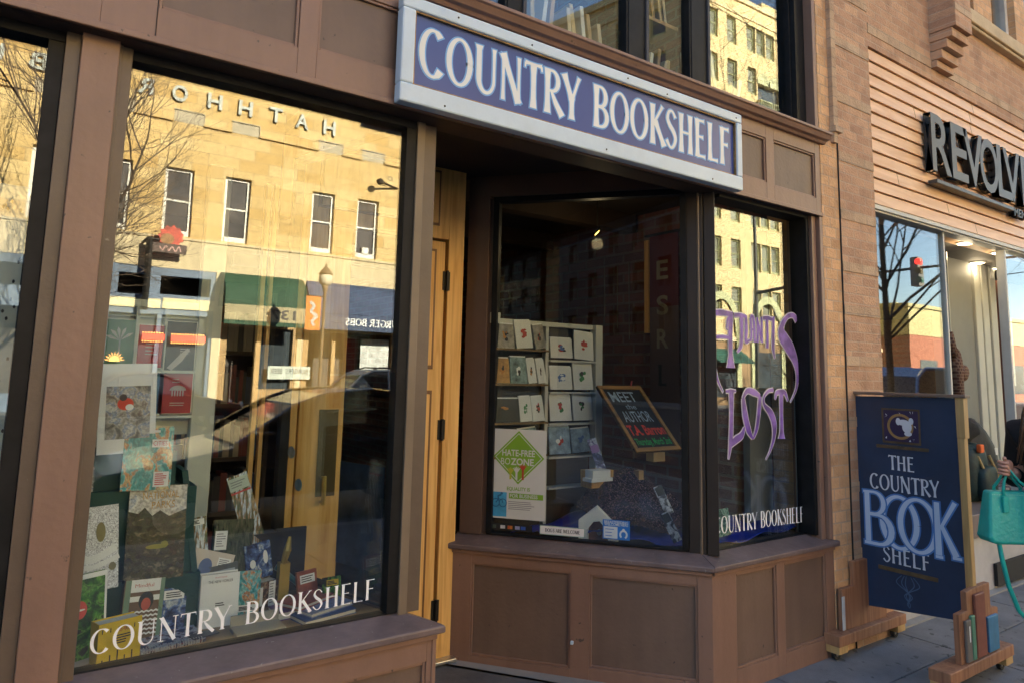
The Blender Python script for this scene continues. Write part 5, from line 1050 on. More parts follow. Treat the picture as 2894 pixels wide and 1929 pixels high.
# back of the display: frame posts, posters, wood strips, side panel
PGREY = mat('pale_grey_green', (.55, .57, .50), .6, var=.06)
q = MB(); q.box(.642, .742, .99, 1.05, DZ, 2.55); q.build('display_post', PGREY, B, bevel=.004)
q = MB(); q.box(.20, .64, 1.0, 1.03, 1.86, 1.89); q.box(.2, .64, 1.0, 1.03, 1.812, 1.82); q.build('display_rail', PGREY, B)
q = MB(); q.box(.905, .925, .98, 1.02, DZ, 2.5); q.box(.945, .962, .98, 1.02, DZ, 2.5); q.build('wood_strip', WOOD, B)
q = MB(); q.box(-1.5, .63, 1.05, 1.08, DZ, 1.25); q.box(-1.5, 1.0, 1.08, 1.1, 2.3, 2.93); q.build('back_panel', INT, B)
for nm, lb, x, z, w, h, col, art in (('poster', 'dark green poster with a pale plant hung at the back of the display', .278, 1.606, .112, .190, (.012, .12, .045), 'plant'), ('poster', 'dark red poster between the green and the black one', .404, 1.594, .104, .184, (.42, .02, .03), 'text'), ('poster', 'black poster with a pale hand drawing beside the pale post', .514, 1.584, .122, .216, (.015, .015, .017), 'hand'), ('poster', 'dark red book cover below the black poster', .518, 1.396, .118, .186, (.36, .02, .035), 'mush'), ('poster', 'sliver of a blue cover beside the lower red one', .470, 1.396, .044, .178, (.02, .14, .28), 'none')):
    t_ = thing(nm, lb, 'poster', (x+w/2, 1.0, z)); f = F((x, .985, z), (1, .0, 0), (0, 0, 1))
    q = MB(); q.fbox(f, -.004, w+.004, -.004, h+.004, -.014, -.004); q.build('mount', SASH, t_)
    m_ = [mat('poster_%d' % int(x*1000+h*7), col, .4, var=.12), mat('poster_print', (.45, .42, .42), .6, var=.1)]; q = MB(); q.fbox(f, 0, w, 0, h, -.004, 0)
    if art == 'plant':
        for a in (-70, -40, -10, 20, 55): q.fpoly(f, [(.055, .10), (.055+.04*math.sin(R(a-9)), .10+.045*math.cos(R(a-9))), (.055+.06*math.sin(R(a)), .10+.06*math.cos(R(a))), (.055+.04*math.sin(R(a+9)), .10+.045*math.cos(R(a+9)))], .001+a*.000002, 1)
        patch(q, f, .052, .058, .04, .10, 1)
    elif art == 'text': lines(q, f, .03, .08, .05, .11, 4, 1)
    elif art == 'hand': q.fpoly(f, [(.03, .0), (.07, .04), (.10, .09), (.09, .10), (.06, .07), (.01, .01)], .001, 1); lines(q, f, .06, .11, .07, .10, 3, 1)
    elif art == 'mush': q.fpoly(f, arc(.06, .10, .034, .022, 0, 180, 12), .001, 1); [patch(q, f, .035+k*.011, .040+k*.011, .075, .10, 1) for k in range(5)]; lines(q, f, .03, .09, .03, .05, 2, 1); lines(q, f, .035, .075, .13, .155, 2, 1)
    q.build('print', m_, t_)
q = MB(); q.box(.945, 1.07, .61, .625, DZ, .93); q.box(.95, 1.06, .625, .66, DZ, .70); q.build('black_screen', BLK, label='black flat panel standing before the side pane near the pine door', cat='panel')
q = MB(); f = F(FL.p(-.56, .79, -.052), FL.u, FL.v, FL.n); q.fbox(f, 0, .285, 0, .42, -.003, 0); sans(q, f, 'TALES OF THE', .04, .02, .355, width=.24, c=.001, m=1); q.ell(f, (.13, .18), .04, .13, .001, 2); q.ell(f, (.18, .13), .05, .1, .0013, 2)
q.build('side_poster', [mat('slate_blue_poster', (.05, .07, .11), .5, var=.3, vs_=12), mat('slate_text', (.2, .24, .3), .5), mat('slate_figure', (.02, .03, .05), .5)], label='dim slate blue poster on the side pane of the left display', cat='poster')
for nm, lb, y, z, col in (('sticker', 'round white sticker above a pale square one on the side pane', .93, 1.215, (.55, .55, .53)), ('sticker', 'round pale blue sticker below the white one on the side pane', .86, 1.075, (.35, .50, .60))):
    q = MB(); f = F(FL.p(-y, z, -.052), FL.u, FL.v, FL.n); q.lathe(f.o, [(.028, 0), (.028, .0015)], 20, f); q.build(nm, mat('sticker_%d' % int(z*100), col, .5, var=.2, vs_=40), label=lb, cat='sticker')
q = MB()
for x in (.262, .394, .508): q.box(x-.006, x+.006, .985, 1.03, 1.36, 1.86)
for z in (1.388, 1.584): q.box(.20, .64, .96, 1.03, z-.012, z)
q.box(.20, .64, 1.03, 1.045, 1.30, 1.86); q.build('pale_shelf_unit', PGREY, B)
for x, y, z, yw, ln, rl, w, h, th, mt, bits, lb in (
    (.470, .345, DZ, 6, 8, -3, .085, .15, .012, nightc, [(.1, .9, .75, .95, PAPER)], 'small navy night book behind the violet giraffe card'),
    (.640, .39, DZ, 5, 8, 4, .12, .19, .014, mat('slate_cover', (.05, .065, .08), .3, var=.3, vs_=30), [(.1, .9, .7, .9, mat('pale_slate', (.3, .36, .42), .5))], 'slate grey book standing behind the white box'),
    (.735, .40, DZ, -6, 7, -2, .09, .16, .012, city, [(.15, .85, .1, .25, PAPER)], 'small turquoise patterned book right of the white box'),
    (.985, .40, DZ, 10, 10, 3, .085, .125, .014, mat('brick_cover', (.30, .08, .05), .35, var=.3, vs_=25), [(.12, .88, .62, .88, PAPER)], 'small brick red book standing right of the brass figurine'),
    (1.06, .33, DZ, 14, 12, -4, .08, .11, .010, leaf, [(.15, .85, .7, .9, YEL)], 'small green leaf patterned book near the right end of the display'),
    (.56, .47, .90, 3, 9, 5, .085, .13, .010, fall, [(.1, .9, .78, .95, PAPER)], 'little waterfall booklet above the tilted art book'),
    (.165, .40, 1.10, 4, 8, 0, .075, .15, .008, rock, [(.1, .9, .05, .2, PAPER)], 'narrow grey rock photo card at the far left of the riser')):
    def art_x(q, f, w=w, h=h, bits=bits):
        for i, (a0, a1, b0, b1, _) in enumerate(bits): patch(q, f, w*a0, w*a1, h*b0, h*b1, 1+i)
        lines(q, f, w*.18, w*.82, h*(bits[0][2]+.03), h*(bits[0][3]-.03), 3, 1+len(bits), .0014)
    if z > .8: hold = MB(); hold.box(x+.01, x+w-.01, y+.02, y+.035, DZ, z+h*.6); hold.build('wire_stand', IRON, label='thin dark support behind the '+lb.split(' above')[0].split(' at the')[0], cat='stand')
    book('small_book', lb, 'book', bframe(x, y, z, yw, ln, rl), w, h, th, [mt]+[b_[4] for b_ in bits]+[INK], art_x)
# left-most pane: perforated grey roller shade
q = MB(); q.box(-1.45, -.03, .24, .25, .70, 2.16); sh_ = q.build('window_shade', mat('grey_shade', (.52, .55, .50), .6, var=.18, vs_=3), B)
q = MB(); rnd = random.Random(9); f = F((0, .2395, 0), (1, 0, 0), (0, 0, 1), (0, -1, 0))
for k in range(420): q.ell(f, (rnd.uniform(-.75, -.03), rnd.uniform(.8, 2.14)), .004, .0065, 0, None, 6)
q.build('perforation', BLK, sh_)
# dim shop shelves deeper inside
for sx, lb in ((-.6, 'dim bookcase full of spines deep inside the shop at left'), (.9, 'dim bookcase full of spines deep inside the shop behind the display')):
    bc = thing('bookcase', lb, 'bookcase', (sx, 3.4, .05)); q = MB()
    for z in (.1, .5, .9, 1.3, 1.7, 2.1): q.box(sx-.7, sx+.7, 3.2, 3.5, z, z+.03)
    q.box(sx-.73, sx-.7, 3.2, 3.5, .05, 2.2); q.box(sx+.7, sx+.73, 3.2, 3.5, .05, 2.2); q.build('case', mat('bookcase_wood', (.06, .04, .025), .6), bc)
    q = MB(); rnd = random.Random(int(sx*10))
    for z in (.13, .53, .93, 1.33, 1.73):
        x = sx-.68
        while x < sx+.64: w = rnd.uniform(.02, .05); q.box(x, x+w-.002, 3.22, 3.4, z, z+rnd.uniform(.2, .3), rnd.randint(0, 3)); x += w
    q.build('book_row', [mat('spine_red', (.2, .04, .03)), mat('spine_blue', (.04, .07, .15)), mat('spine_cream', (.4, .36, .28)), mat('spine_dark', (.05, .05, .05))], bc)
# books leaning in the upper windows
n_ = 0; rnd = random.Random(12)
for x0, x1, lst in ((1.85, 2.45, [(1.93, -.05, .36), (1.97, .12, .40), (2.02, .10, .33), (2.18, -.10, .30), (2.22, -.16, .33), (2.28, -.12, .34), (2.33, -.15, .31), (2.40, -.14, .28)]), (2.66, 2.95, [(2.68, .16, .20), (2.74, .14, .24), (2.80, .13, .28), (2.86, .12, .22), (2.885, .10, .23)]), (3.2, 3.95, [(3.24, -.10, .42), (3.30, -.13, .46), (3.36, -.2, .42), (3.42, .24, .26), (3.50, .26, .3), (3.70, .30, .28), (3.92, .0, .3)])):
    for i, (x, tl, h) in enumerate(lst):
        nm = ['cream', 'white', 'tan', 'ivory'][n_ % 4]; c = {'cream': (.55, .42, .22), 'white': (.66, .66, .62), 'tan': (.42, .27, .12), 'ivory': (.6, .5, .34)}[nm]
        wn = {1.85: 'second', 2.66: 'narrow', 3.2: 'rightmost'}[x0]; pos = ['first', 'second', 'third', 'fourth', 'fifth', 'sixth', 'seventh', 'eighth'][i]
        f = bframe(x, .21, 3.201, 0, 0, -math.degrees(tl)); q = MB(); q.fbox(f, 0, .024, 0, h, -.16, 0, 0); q.fbox(f, .003, .021, h-.002, h+.001, -.157, -.003, 1)
        q.build('leaning_book', [mat('upper_spine_'+nm, c, .5, var=.1), PAGE], label='%s leaning book spine, %s from the left in the %s upper window' % (nm, pos, wn), cat='book', group='books leaning in the upper windows'); n_ += 1
q = MB(); q.box(2.62, 2.98, .19, .40, 3.62, 3.64); q.box(1.80, 2.48, .19, .40, 3.72, 3.74); q.build('high_shelf', MATS['shelf_wood'], B)
for i, x in enumerate((2.66, 2.70, 2.75, 2.80, 2.86, 2.9)):
    f = bframe(x, .22, 3.6405, 0, 0, 8); q = MB(); q.fbox(f, 0, .02, 0, .3, -.15, 0); q.build('leaning_book', MATS['upper_spine_'+['tan', 'cream', 'ivory'][i % 3]], label='%s book on the high shelf of the narrow upper window, %s in line' % (['tan', 'cream', 'ivory'][i % 3], ['first', 'second', 'third', 'fourth', 'fifth', 'sixth'][i]), cat='book', group='books on the high upper shelf')

# ------------------------------------------------------------------ things in the corner bay
def retpatch(name, label, cat, a0, a1, b0, b1, mats, art):
    q = MB(); f = F(FR.p(0, 0, -.1255), FR.u, FR.v, FR.n); g = F(f.p(a0, b0), f.u, f.v, f.n); q.fbox(g, 0, a1-a0, 0, b1-b0, -.0008, 0); art(q, g, a1-a0, b1-b0); return q.build(name, mats, label=label, cat=cat)
LIME = mat('lime_green', (.22, .42, .03), .45, var=.05); CYAN = mat('cyan_blue', (.06, .30, .50), .45, var=.25, vs_=8)
def art_zone(q, f, w, h):
    d = w*.47; c = (w*.5, h*.685); q.fpoly(f, [(c[0]-d, c[1]), (c[0], c[1]-h*.30), (c[0]+d, c[1]), (c[0], c[1]+h*.30)], .0006, 1); s_ = .9
    for a_, b_ in (((-d*s_, 0), (0, h*.30*s_)), ((0, h*.30*s_), (d*s_, 0)), ((d*s_, 0), (0, -h*.30*s_)), ((0, -h*.30*s_), (-d*s_, 0))): q.ribbon(f, [(c[0]+a_[0], c[1]+a_[1]), (c[0]+b_[0], c[1]+b_[1])], [.002, .002], .0012, 0)
    sans(q, f, 'HATE-FREE', .036, c[0], c[1]+.008, width=w*.60, c=.0016, m=0, center=True, bold=.02); sans(q, f, 'BO', .038, w*.18, c[1]-.042, width=w*.17, c=.0016, m=0); sans(q, f, 'ZONE', .038, w*.36, c[1]-.042, width=w*.42, c=.0016, m=0, bold=.025)
    for x, m_, hh in ((w*.36, 5, .040), (w*.47, 0, .045), (w*.585, 4, .06)):
        q.fpoly(f, [(x-.006, c[1]-.125), (x+.006, c[1]-.125), (x+.006, c[1]-.125+hh), (x-.006, c[1]-.125+hh)], .0017, m_)
        for k in range(5): q.ribbon(f, [(x, c[1]-.13+hh), (x+(k-2)*.010, c[1]-.105+hh+.004*(2-abs(k-2)))], [.005, .0025], .0018+k*.0001, m_)
    sans(q, f, 'EQUALITY IS', .02, w*.30, h*.315, width=w*.42, c=.0012, m=1, bold=.02); patch(q, f, w*.34, w*.96, h*.225, h*.285, 1, .0010); sans(q, f, 'FOR BUSINESS', .02, w*.36, h*.238, width=w*.5, c=.0016, m=0, bold=.02)
    lines(q, f, w*.33, w*.85, h*.10, h*.20, 5, 2, .0012)
    patch(q, f, w*.02, w*.30, h*.02, h*.29, 3, .0014)
    for x in (w*.10, w*.23):
        q.ribbon(f, arc(x, h*.17, .022, .022, 0, 360, 20), [.0028]*21, .0022, 6)
    q.ribbon(f, [(w*.10, h*.17), (w*.15, h*.21), (w*.21, h*.21), (w*.23, h*.17)], [.003]*4, .0023, 6); q.ribbon(f, [(w*.15, h*.21), (w*.14, h*.245), (w*.20, h*.26)], [.005]*3, .0024, 6); q.ell(f, (w*.205, h*.275), .007, .007, .0025, 6)
retpatch('window_poster', 'white window poster with a green diamond reading HATE-FREE BOZONE', 'poster', -1.232, -.906, .779, 1.284, [mat('poster_white', (.66, .66, .62), .5, var=.03), LIME, GREYINK, CYAN, mat('hand_red', (.5, .06, .03), .5), mat('hand_yellow', (.5, .5, .05), .5), mat('rider_blue', (.03, .14, .30), .5)], art_zone)
def art_cards(q, f, w, h):
    for k, m_ in ((.06, 1), (.28, 2), (.46, 3), (.64, 4), (.78, 5), (.92, 1)):
        if m_ == 1 and k > .5: continue
        patch(q, f, w*k-.014, w*k+.014, h*.25, h*.75, m_ if k > .1 else 6)
    q.ell(f, (w*.45, h*.5), .009, .009, .0014, 7); q.ell(f, (w*.48, h*.5), .009, .009, .0015, 3)
retpatch('payment_strip', 'dark strip of small payment card emblems under the green diamond poster', 'sticker', -1.222, -.98, .713, .75, [BLK, mat('pc_dark', (.05, .05, .07)), mat('pc_white', (.6, .6, .62)), mat('pc_orange', (.6, .2, .03)), mat('pc_lilac', (.4, .4, .6)), mat('pc_blue', (.04, .12, .5)), mat('pc_dim', (.06, .08, .06)), mat('pc_red', (.55, .04, .03))], art_cards)
def art_dogs(q, f, w, h):
    for a0, a1, b0, b1 in ((0, w, 0, .003), (0, w, h-.003, h), (0, .003, .003, h-.003), (w-.003, w, .003, h-.003)): patch(q, f, a0, a1, b0, b1, 1)
    serif(q, f, 'DOGS ARE WELCOME', h*.38, w*.12, h*.32, width=w*.78, s=.075, t=.04, sf=.02, m=2, c=.001)
retpatch('dog_sticker', 'pale green edged sticker reading DOGS ARE WELCOME at the foot of the pane', 'sticker', -.936, -.679, .709, .758, [PAPER, mat('mint_edge', (.25, .45, .38), .5), INK], art_dogs)
def art_wic(q, f, w, h):
    patch(q, f, w*.04, w*.55, h*.05, h*.65, 1); lines(q, f, w*.10, w*.50, h*.10, h*.60, 3, 0); sans(q, f, 'BREASTFEEDING', .014, w*.06, h*.82, width=w*.88, c=.001, m=1, bold=.02); sans(q, f, 'WELCOME HERE', .014, w*.06, h*.70, width=w*.88, c=.001, m=1, bold=.02)
    q.ell(f, (w*.77, h*.5), .008, .009, .001, 1); q.ribbon(f, arc(w*.77, h*.28, .018, .02, -60, 230, 14), [.005]*15, .0012, 1)
retpatch('blue_sticker', 'bright blue and white square sticker low on the splayed pane', 'sticker', -.579, -.430, .713, .817, [mat('sticker_blue', (.02, .16, .52), .4, var=.05), mat('sticker_pale', (.55, .62, .68), .5)], art_wic)
# hanging banner
bn = thing('hanging_banner', 'tall maroon and grey banner with pale capitals hung against the brick wall', 'banner', (4.06, 1.32, 1.1))
f = F((4.06, 1.46, 0), (0, -1, 0), (0, 0, 1), (-1, 0, 0)); q = MB(); q.fbox(f, 0, .30, 1.12, 2.15, -.004, 0, 0); q.fbox(f, 0, .30, 2.15, 2.72, -.004, 0, 1)
for ch, z, h, m_ in (('E', 2.37, .15, 2), ('S', 2.09, .15, 2), ('R', 1.83, .15, 2)): sans(q, f, ch, h, .075, z, width=.12, c=.0012, m=m_, bold=.02)
serif(q, f, 'L', .16, .085, 1.54, s=.09, t=.05, sf=.035, c=.0012, m=3)
q.build('cloth', [mat('banner_mauve', (.13, .085, .085), .8, var=.1), mat('banner_maroon', (.11, .014, .02), .8, var=.1), mat('banner_letter', (.30, .27, .22), .7), INK], bn)
q = MB(); q.tube([(4.05, 1.50, 2.73), (4.05, 1.13, 2.73)], .012); q.build('rod', IRON, bn)
q = MB(); q.box(4.06, 4.085, 1.475, 1.52, 1.95, 2.70); q.build('wood_batten', WOOD, label='raw wood batten beside the top of the maroon banner', cat='batten')
for i, y in enumerate((1.72, 1.86, 2.02, 2.60)): q = MB(); q.tube([(4.09, y, 1.9+.1*i % .3), (4.085, y, 2.55)], .004, 5); q.build('conduit', mat('pale_wire', (.22, .19, .15), .5), label='thin vertical pale conduit on the brick wall, %s from the banner' % ['nearest', 'second', 'third', 'farthest'][i], cat='conduit', group='wall conduits')
l = thing('spot_lamp', 'small lit yellow spot lamp under the dark shop ceiling', 'lamp', (3.28, 1.22, 2.6)); f = F((3.28, 1.22, 2.62), (.8, .3, .5), (0, 1, -.6), (-.55, -.5, -.65))
q = MB(); q.lathe(f.o, [(.016, -.05), (.026, -.02), (.028, .012)], 14, f); q.tube([(3.28, 1.22, 2.93), (3.28, 1.22, 2.66)], .006, 6); q.build('can', IRON, l)
q = MB(); q.lathe(f.o, [(.025, .013), (.018, .018), (.005, .02)], 14, f); q.build('bulb', mat('bulb_yellow', (1, .62, .12), .4, emit=2.0, var=0), l)
pl_ = bpy.data.lights.new('lamp_light', 'POINT'); pl_.energy = .4; pl_.color = (1, .72, .38); pl_.shadow_soft_size = .04; po_ = bpy.data.objects.new('lamp_light', pl_); COL.objects.link(po_); po_.parent = l; po_.location = (-.06, -.06, -.08)
ex = MB(); ex.box(3.55, 3.75, 3.9, 3.92, 2.35, 2.43); f = F((3.555, 3.899, 2.36), (1, 0, 0), (0, 0, 1)); sans(ex, f, 'EXIT', .055, .03, .007, width=.13, c=.001, m=1); ex.build('exit_sign', [BLK, mat('exit_green', (.03, .12, .06), .5, emit=.02)], label='dim green EXIT sign deep in the shop', cat='sign')
# greeting card rack
RW = mat('rack_white', (.62, .60, .54), .5, var=.06); RB = mat('rack_back', (.05, .045, .04), .7)
rk = thing('card_rack', 'white wooden greeting card rack with shelves in the corner window', 'rack', (2.72, 1.1, DZ))
q = MB(); q.box(2.29, 3.17, 1.06, 1.10, 1.905, 1.935); q.box(3.105, 3.165, 1.03, 1.09, .70, 1.935); q.box(2.70, 2.725, 1.05, 1.09, DZ, 1.905); q.box(2.27, 2.33, 1.02, 1.08, 1.90, 1.965); q.build('frame', RW, rk, bevel=.003)
q = MB(); q.box(2.29, 3.105, 1.10, 1.12, DZ, 1.905); q.build('back_panel', RB, rk)
q = MB()
for z in (1.685, 1.485, 1.290, 1.085, .90): q.box(2.725, 3.105, 1.03, 1.10, z, z+.012)
q.build('shelf', RW, rk)
q = MB()
for z in (1.755, 1.545, 1.315, 1.12): q.box(2.29, 2.70, 1.01, 1.10, z-.012, z)
q.build('shelf', mat('rack_wood', (.20, .12, .05), .6), rk)
def gcard(x, y, z, w, h, base, art, roll, label, lean=8):
    f = bframe(x, y, z+.002, 0, lean, roll); q = MB(); q.fbox(f, 0, w, 0, h, -.004, 0); q.fbox(f, .006, w-.002, 0, h+.008, -.016, -.006, 6); rnd = random.Random(int(x*1000+z*77))
    k = 0
    for m_, n in art:
        for _ in range(n*2): q.ell(f, (w*rnd.uniform(.38, .62), h*rnd.uniform(.36, .66)), w*rnd.uniform(.04, .11), h*rnd.uniform(.03, .09), .0008+k*.0002, m_, 10); k += 1
    pal = [base, mat('card_red', (.5, .06, .04), .5), mat('card_green', (.05, .22, .06), .5), mat('card_blue', (.10, .18, .40), .5), mat('card_dark', (.03, .025, .025), .5), mat('card_orange', (.5, .2, .04), .5), PAPER]
    q.build('greeting_card', pal, label=label, cat='card', group='greeting cards in the rack')
CW = mat('card_white', (.78, .76, .71), .5, var=.05); CK = mat('card_grey', (.34, .30, .26), .5, var=.3, vs_=30); CO = mat('card_tan', (.48, .25, .08), .5, var=.3, vs_=20); CG = mat('card_slate', (.20, .28, .28), .5, var=.4, vs_=25); CB_ = mat('card_pale_blue', (.28, .38, .48), .5, var=.3, vs_=25)
for x, z, w, h, bm, art, rl, lb in ((2.732, 1.70, .18, .125, CW, [(4, 2), (1, 2), (3, 2)], 0, 'wide white card with a small red and grey picture on the top white shelf'), (2.925, 1.70, .165, .18, CW, [(1, 4)], -4, 'tall white card with red blossom at the right of the top shelf'),
    (2.732, 1.50, .18, .145, CW, [(3, 5), (6, 1)], 0, 'white card with a blue picture on the second white shelf'), (2.925, 1.50, .165, .175, CW, [(2, 4), (4, 1)], 0, 'white card with a green tree on the second white shelf'),
    (2.735, 1.305, .175, .165, CW, [(2, 3), (1, 1)], 0, 'white card with a small green bush on the third white shelf'), (2.925, 1.305, .165, .165, CW, [(4, 3), (2, 1)], 0, 'white card with a dark little tree on the third white shelf'),
    (2.735, 1.10, .17, .17, CB_, [(1, 2), (6, 2)], 0, 'pale blue card with a red figure on the lowest white shelf'), (2.92, 1.10, .16, .15, CB_, [(3, 3)], 3, 'plain pale blue card at the right of the lowest white shelf'),
    (2.31, 1.755, .13, .145, CK, [(4, 2), (5, 2)], 0, 'dark card with an orange and black figure on the top wooden shelf'), (2.455, 1.755, .125, .17, CW, [(1, 6)], 4, 'white card covered in red strokes on the top wooden shelf'), (2.60, 1.755, .085, .15, CK, [(1, 2), (4, 2)], 8, 'narrow dark card with a red oval on the top wooden shelf'),
    (2.30, 1.545, .11, .15, CO, [(5, 3), (4, 1)], 0, 'orange brown card on the second wooden shelf'), (2.415, 1.545, .125, .16, CG, [(6, 2), (4, 1)], 0, 'grey green card with a pale mountain on the second wooden shelf'), (2.55, 1.545, .065, .15, CW, [(4, 2), (5, 1)], 5, 'white card with a brown portrait on the second wooden shelf'), (2.625, 1.545, .065, .15, CW, [(4, 2)], 6, 'white card with a dark animal at the right of the second wooden shelf'),
    (2.30, 1.315, .19, .14, mat('card_black_olive', (.045, .04, .03), .5), [(5, 1)], 0, 'black card with a muted gold blot on the third wooden shelf'), (2.495, 1.315, .09, .15, CW, [(2, 4)], 3, 'white card with a tall green shape on the third wooden shelf'), (2.59, 1.315, .09, .15, CW, [(1, 2), (4, 2)], 4, 'white card with dark and red shapes on the third wooden shelf'),
    (2.50, 1.12, .14, .15, CG, [(3, 3)], 5, 'slate blue card half hidden behind the green diamond poster')):
    gcard(x, 1.035 if x > 2.71 else 1.02, z+(.01 if x > 2.71 else 0), w, h, bm, art, rl, lb)
# chalkboard leaning in the bay
cb = thing('chalkboard', 'leaning wood framed chalkboard reading MEET the AUTHOR in coloured chalk', 'chalkboard', (3.19, .7, 1.17)); f = F((3.00, .55, 1.165), (1, 0, 0), (0, .35, .375))
q = MB(); q.fbox(f, 0, .385, 0, .515, -.016, -.004); q.build('slate', mat('slate_black', (.012, .012, .013), .6, var=.3, vs_=6), cb)
q = MB(); e = .028; q.fbox(f, 0, .385, 0, e, -.02, .004); q.fbox(f, 0, .385, .515-e, .515, -.02, .004); q.fbox(f, 0, e, e, .515-e, -.02, .004); q.fbox(f, .385-e, .385, e, .515-e, -.02, .004); q.build('frame', woodm('oak_frame', (.42, .22, .07), (.28, .13, .04), 'X', 12), cb, bevel=.003)
q = MB(); g = F(f.p(0, 0, -.0035), f.u, f.v)
sans(q, g, 'MEET', .085, .06, .385, width=.22, m=0, bold=.01); sans(q, g, 'the', .04, .14, .325, width=.09, m=0); sans(q, g, 'AUTHOR', .085, .07, .225, width=.24, m=0, bold=.01); sans(q, g, 'T.A. Barron', .075, .045, .125, width=.305, m=1, bold=.03); sans(q, g, 'Thursday, March 2nd', .05, .045, .05, width=.30, m=2, bold=.02)
q.build('chalk_lettering', [mat('chalk_pale_blue', (.36, .46, .55), .8, var=.3, vs_=60), mat('chalk_red', (.72, .06, .04), .8, var=.2, vs_=60), mat('chalk_green', (.02, .38, .10), .8, var=.2, vs_=60)], cb)
q = MB(); q.box(3.15, 3.25, .56, .62, 1.10, 1.165); q.box(3.17, 3.21, .70, .74, DZ, 1.03); q.build('easel', mat('easel_wood', (.45, .28, .12), .5), cb)
q = MB(); q.tube([(3.30, .905, 1.535), (3.315, .91, 1.575)], .006, 6); q.build('clip', REDI, cb)
# cloths, heaps, strips, model house
def cloth(name, label, fn, x0, x1, y0, y1, nx, ny, mt, inside):
    q = MB(); idx = {}; vs = []; fs = []
    for i in range(nx+1):
        for j in range(ny+1):
            x = x0+(x1-x0)*i/nx; y = y0+(y1-y0)*j/ny; idx[i, j] = len(vs); vs.append((x, y, fn(x, y)))
    for i in range(nx):
        for j in range(ny):
            x = x0+(x1-x0)*(i+.5)/nx; y = y0+(y1-y0)*(j+.5)/ny
            if inside(x, y): fs.append((idx[i, j], idx[i+1, j], idx[i+1, j+1], idx[i, j+1]))
    q.add(vs, fs); return q.build(name, mt, label=label, cat='cloth', smooth=True, solid=.004, origin=((x0+x1)/2, (y0+y1)/2, DZ))
def inbay(x, y, d=.17): return (V((x-2.985, y, 0)).dot(-nR)) > d and y > .19 and x < 4.06
def mound(x, y): return math.exp(-(((x-3.16)/.42)**2+((y-.80)/.26)**2)*1.3)
BLUEC = mat('royal_blue_cloth', (.012, .035, .34), .45, var=.4, vs_=5); SEQ = cover('sequin_cloth', [(.42, (.008, .004, .012)), (.60, (.022, .008, .026)), (.70, (.05, .02, .05)), (.76, (.34, .19, .15)), (.80, (.4, .22, .18)), (.84, (.05, .03, .06))], 110, 2, 0, .25)
cloth('blue_cloth', 'royal blue satin cloth spread over the bay floor', lambda x, y: DZ+.008+.17*mound(x, y)+.012*math.sin(x*17+y*9)+.01*math.sin(y*31-x*6)+.012, 2.3, 4.05, .19, 1.0, 60, 36, BLUEC, lambda x, y: inbay(x, y) and (x-2.985)*.77+y*.637 > .2)
cloth('sequin_cloth', 'dark sequined cloth draped over a mound in the bay', lambda x, y: DZ+.05+.30*mound(x, y)+.014*math.sin(x*26)+.01*math.sin(y*29+x*11), 2.72, 3.72, .34, .99, 56, 36, SEQ, lambda x, y: inbay(x, y, .26) and ((x-3.22)/.46)**2+((y-.70)/.33)**2 < 1)
bw = cover('monochrome_portrait', [(.35, (.02, .02, .03)), (.52, (.12, .12, .16)), (.62, (.55, .55, .60))], 26, 3, .7, .25, 3)
for i, (x, y, z, yw, rl, lb) in enumerate(((3.05, .37, .83, -15, 16, 'tall monochrome strip leaning on the sequined mound'), (3.02, .285, .70, -15, 18, 'lower monochrome strip near the blue sticker'), (3.36, .40, .73, -10, 14, 'monochrome strip at the right of the sequined mound'), (2.92, .80, 1.03, -25, 14, 'purple monochrome bookmark standing before the card rack'))):
    f = bframe(x, y, z, yw, 22, rl); q = MB(); q.fbox(f, 0, .058, 0, .165 if i < 3 else .20, -.004, 0); q.fpoly(f, [(.004, .11), (.054, .11), (.054, .158), (.004, .158)], .001, 1); q.build('bookmark', [bw if i < 3 else cover('violet_portrait', [(.35, (.03, .02, .07)), (.55, (.16, .13, .28)), (.7, (.5, .5, .6))], 24, 3, .7, .3), INK if i < 3 else pur], label=lb, cat='bookmark')
q = MB(); q.box(2.87, 3.05, .80, .90, .93, 1.03); q.build('wood_block', WOOD, label='pale wood block under the purple bookmark', cat='block')
q = MB(); q.box(2.80, 2.97, .72, .80, .98, 1.0); q.box(2.82, 2.96, .73, .8, 1.0, 1.045); q.build('card_stack', PAPER, label='small stack of white cards before the card rack', cat='cards')
hs = thing('model_house', 'white cardboard gable model with a dark arched opening', 'model', (2.80, .55, DZ)); f = F((2.665, .675, DZ), -dR, (0, 0, 1), nR)
q = MB(); q.prism(f, [(0, 0), (.05, 0), (.05, .07), (.085, .115), (.12, .12), (.16, .07), (.17, 0), (.22, 0), (.22, .09), (.10, .20), (0, .12)], -.05, 0); q.build('gable', PAPER, hs)
q = MB(); q.fbox(f, .05, .17, 0, .12, -.06, -.052); q.build('arch_back', mat('brick_red_card', (.16, .05, .04), .7, var=.3, vs_=40), hs)
q = MB(); q.ell(f, (.11, .05), .014, .018, -.049); q.build('ornament', CB_, hs)
gr = MB(); gr.fbox(F((3.22, .24, DZ+.02), (1, .1, 0), (0, .2, 1)), 0, .10, 0, .13, -.01, 0); gr.build('green_book', cover('green_swirl', [(.35, (.015, .06, .04)), (.55, (.06, .22, .14)), (.7, (.35, .5, .38))], 30, 2, 1.5, .3), label='green swirl patterned book low in the right hand window', cat='book')
gr = MB(); gr.fbox(F((3.36, .25, DZ+.03), (1, .1, 0), (.1, .2, 1)), 0, .12, 0, .15, -.01, 0); gr.build('green_book', MATS['green_swirl'], label='second green swirl book, further right in the right hand window', cat='book')
q = MB(); q.box(3.86, 4.09, .40, .45, DZ, 2.6); q.build('beige_partition', mat('beige_partition_paint', (.25, .235, .19), .6, var=.06), B)
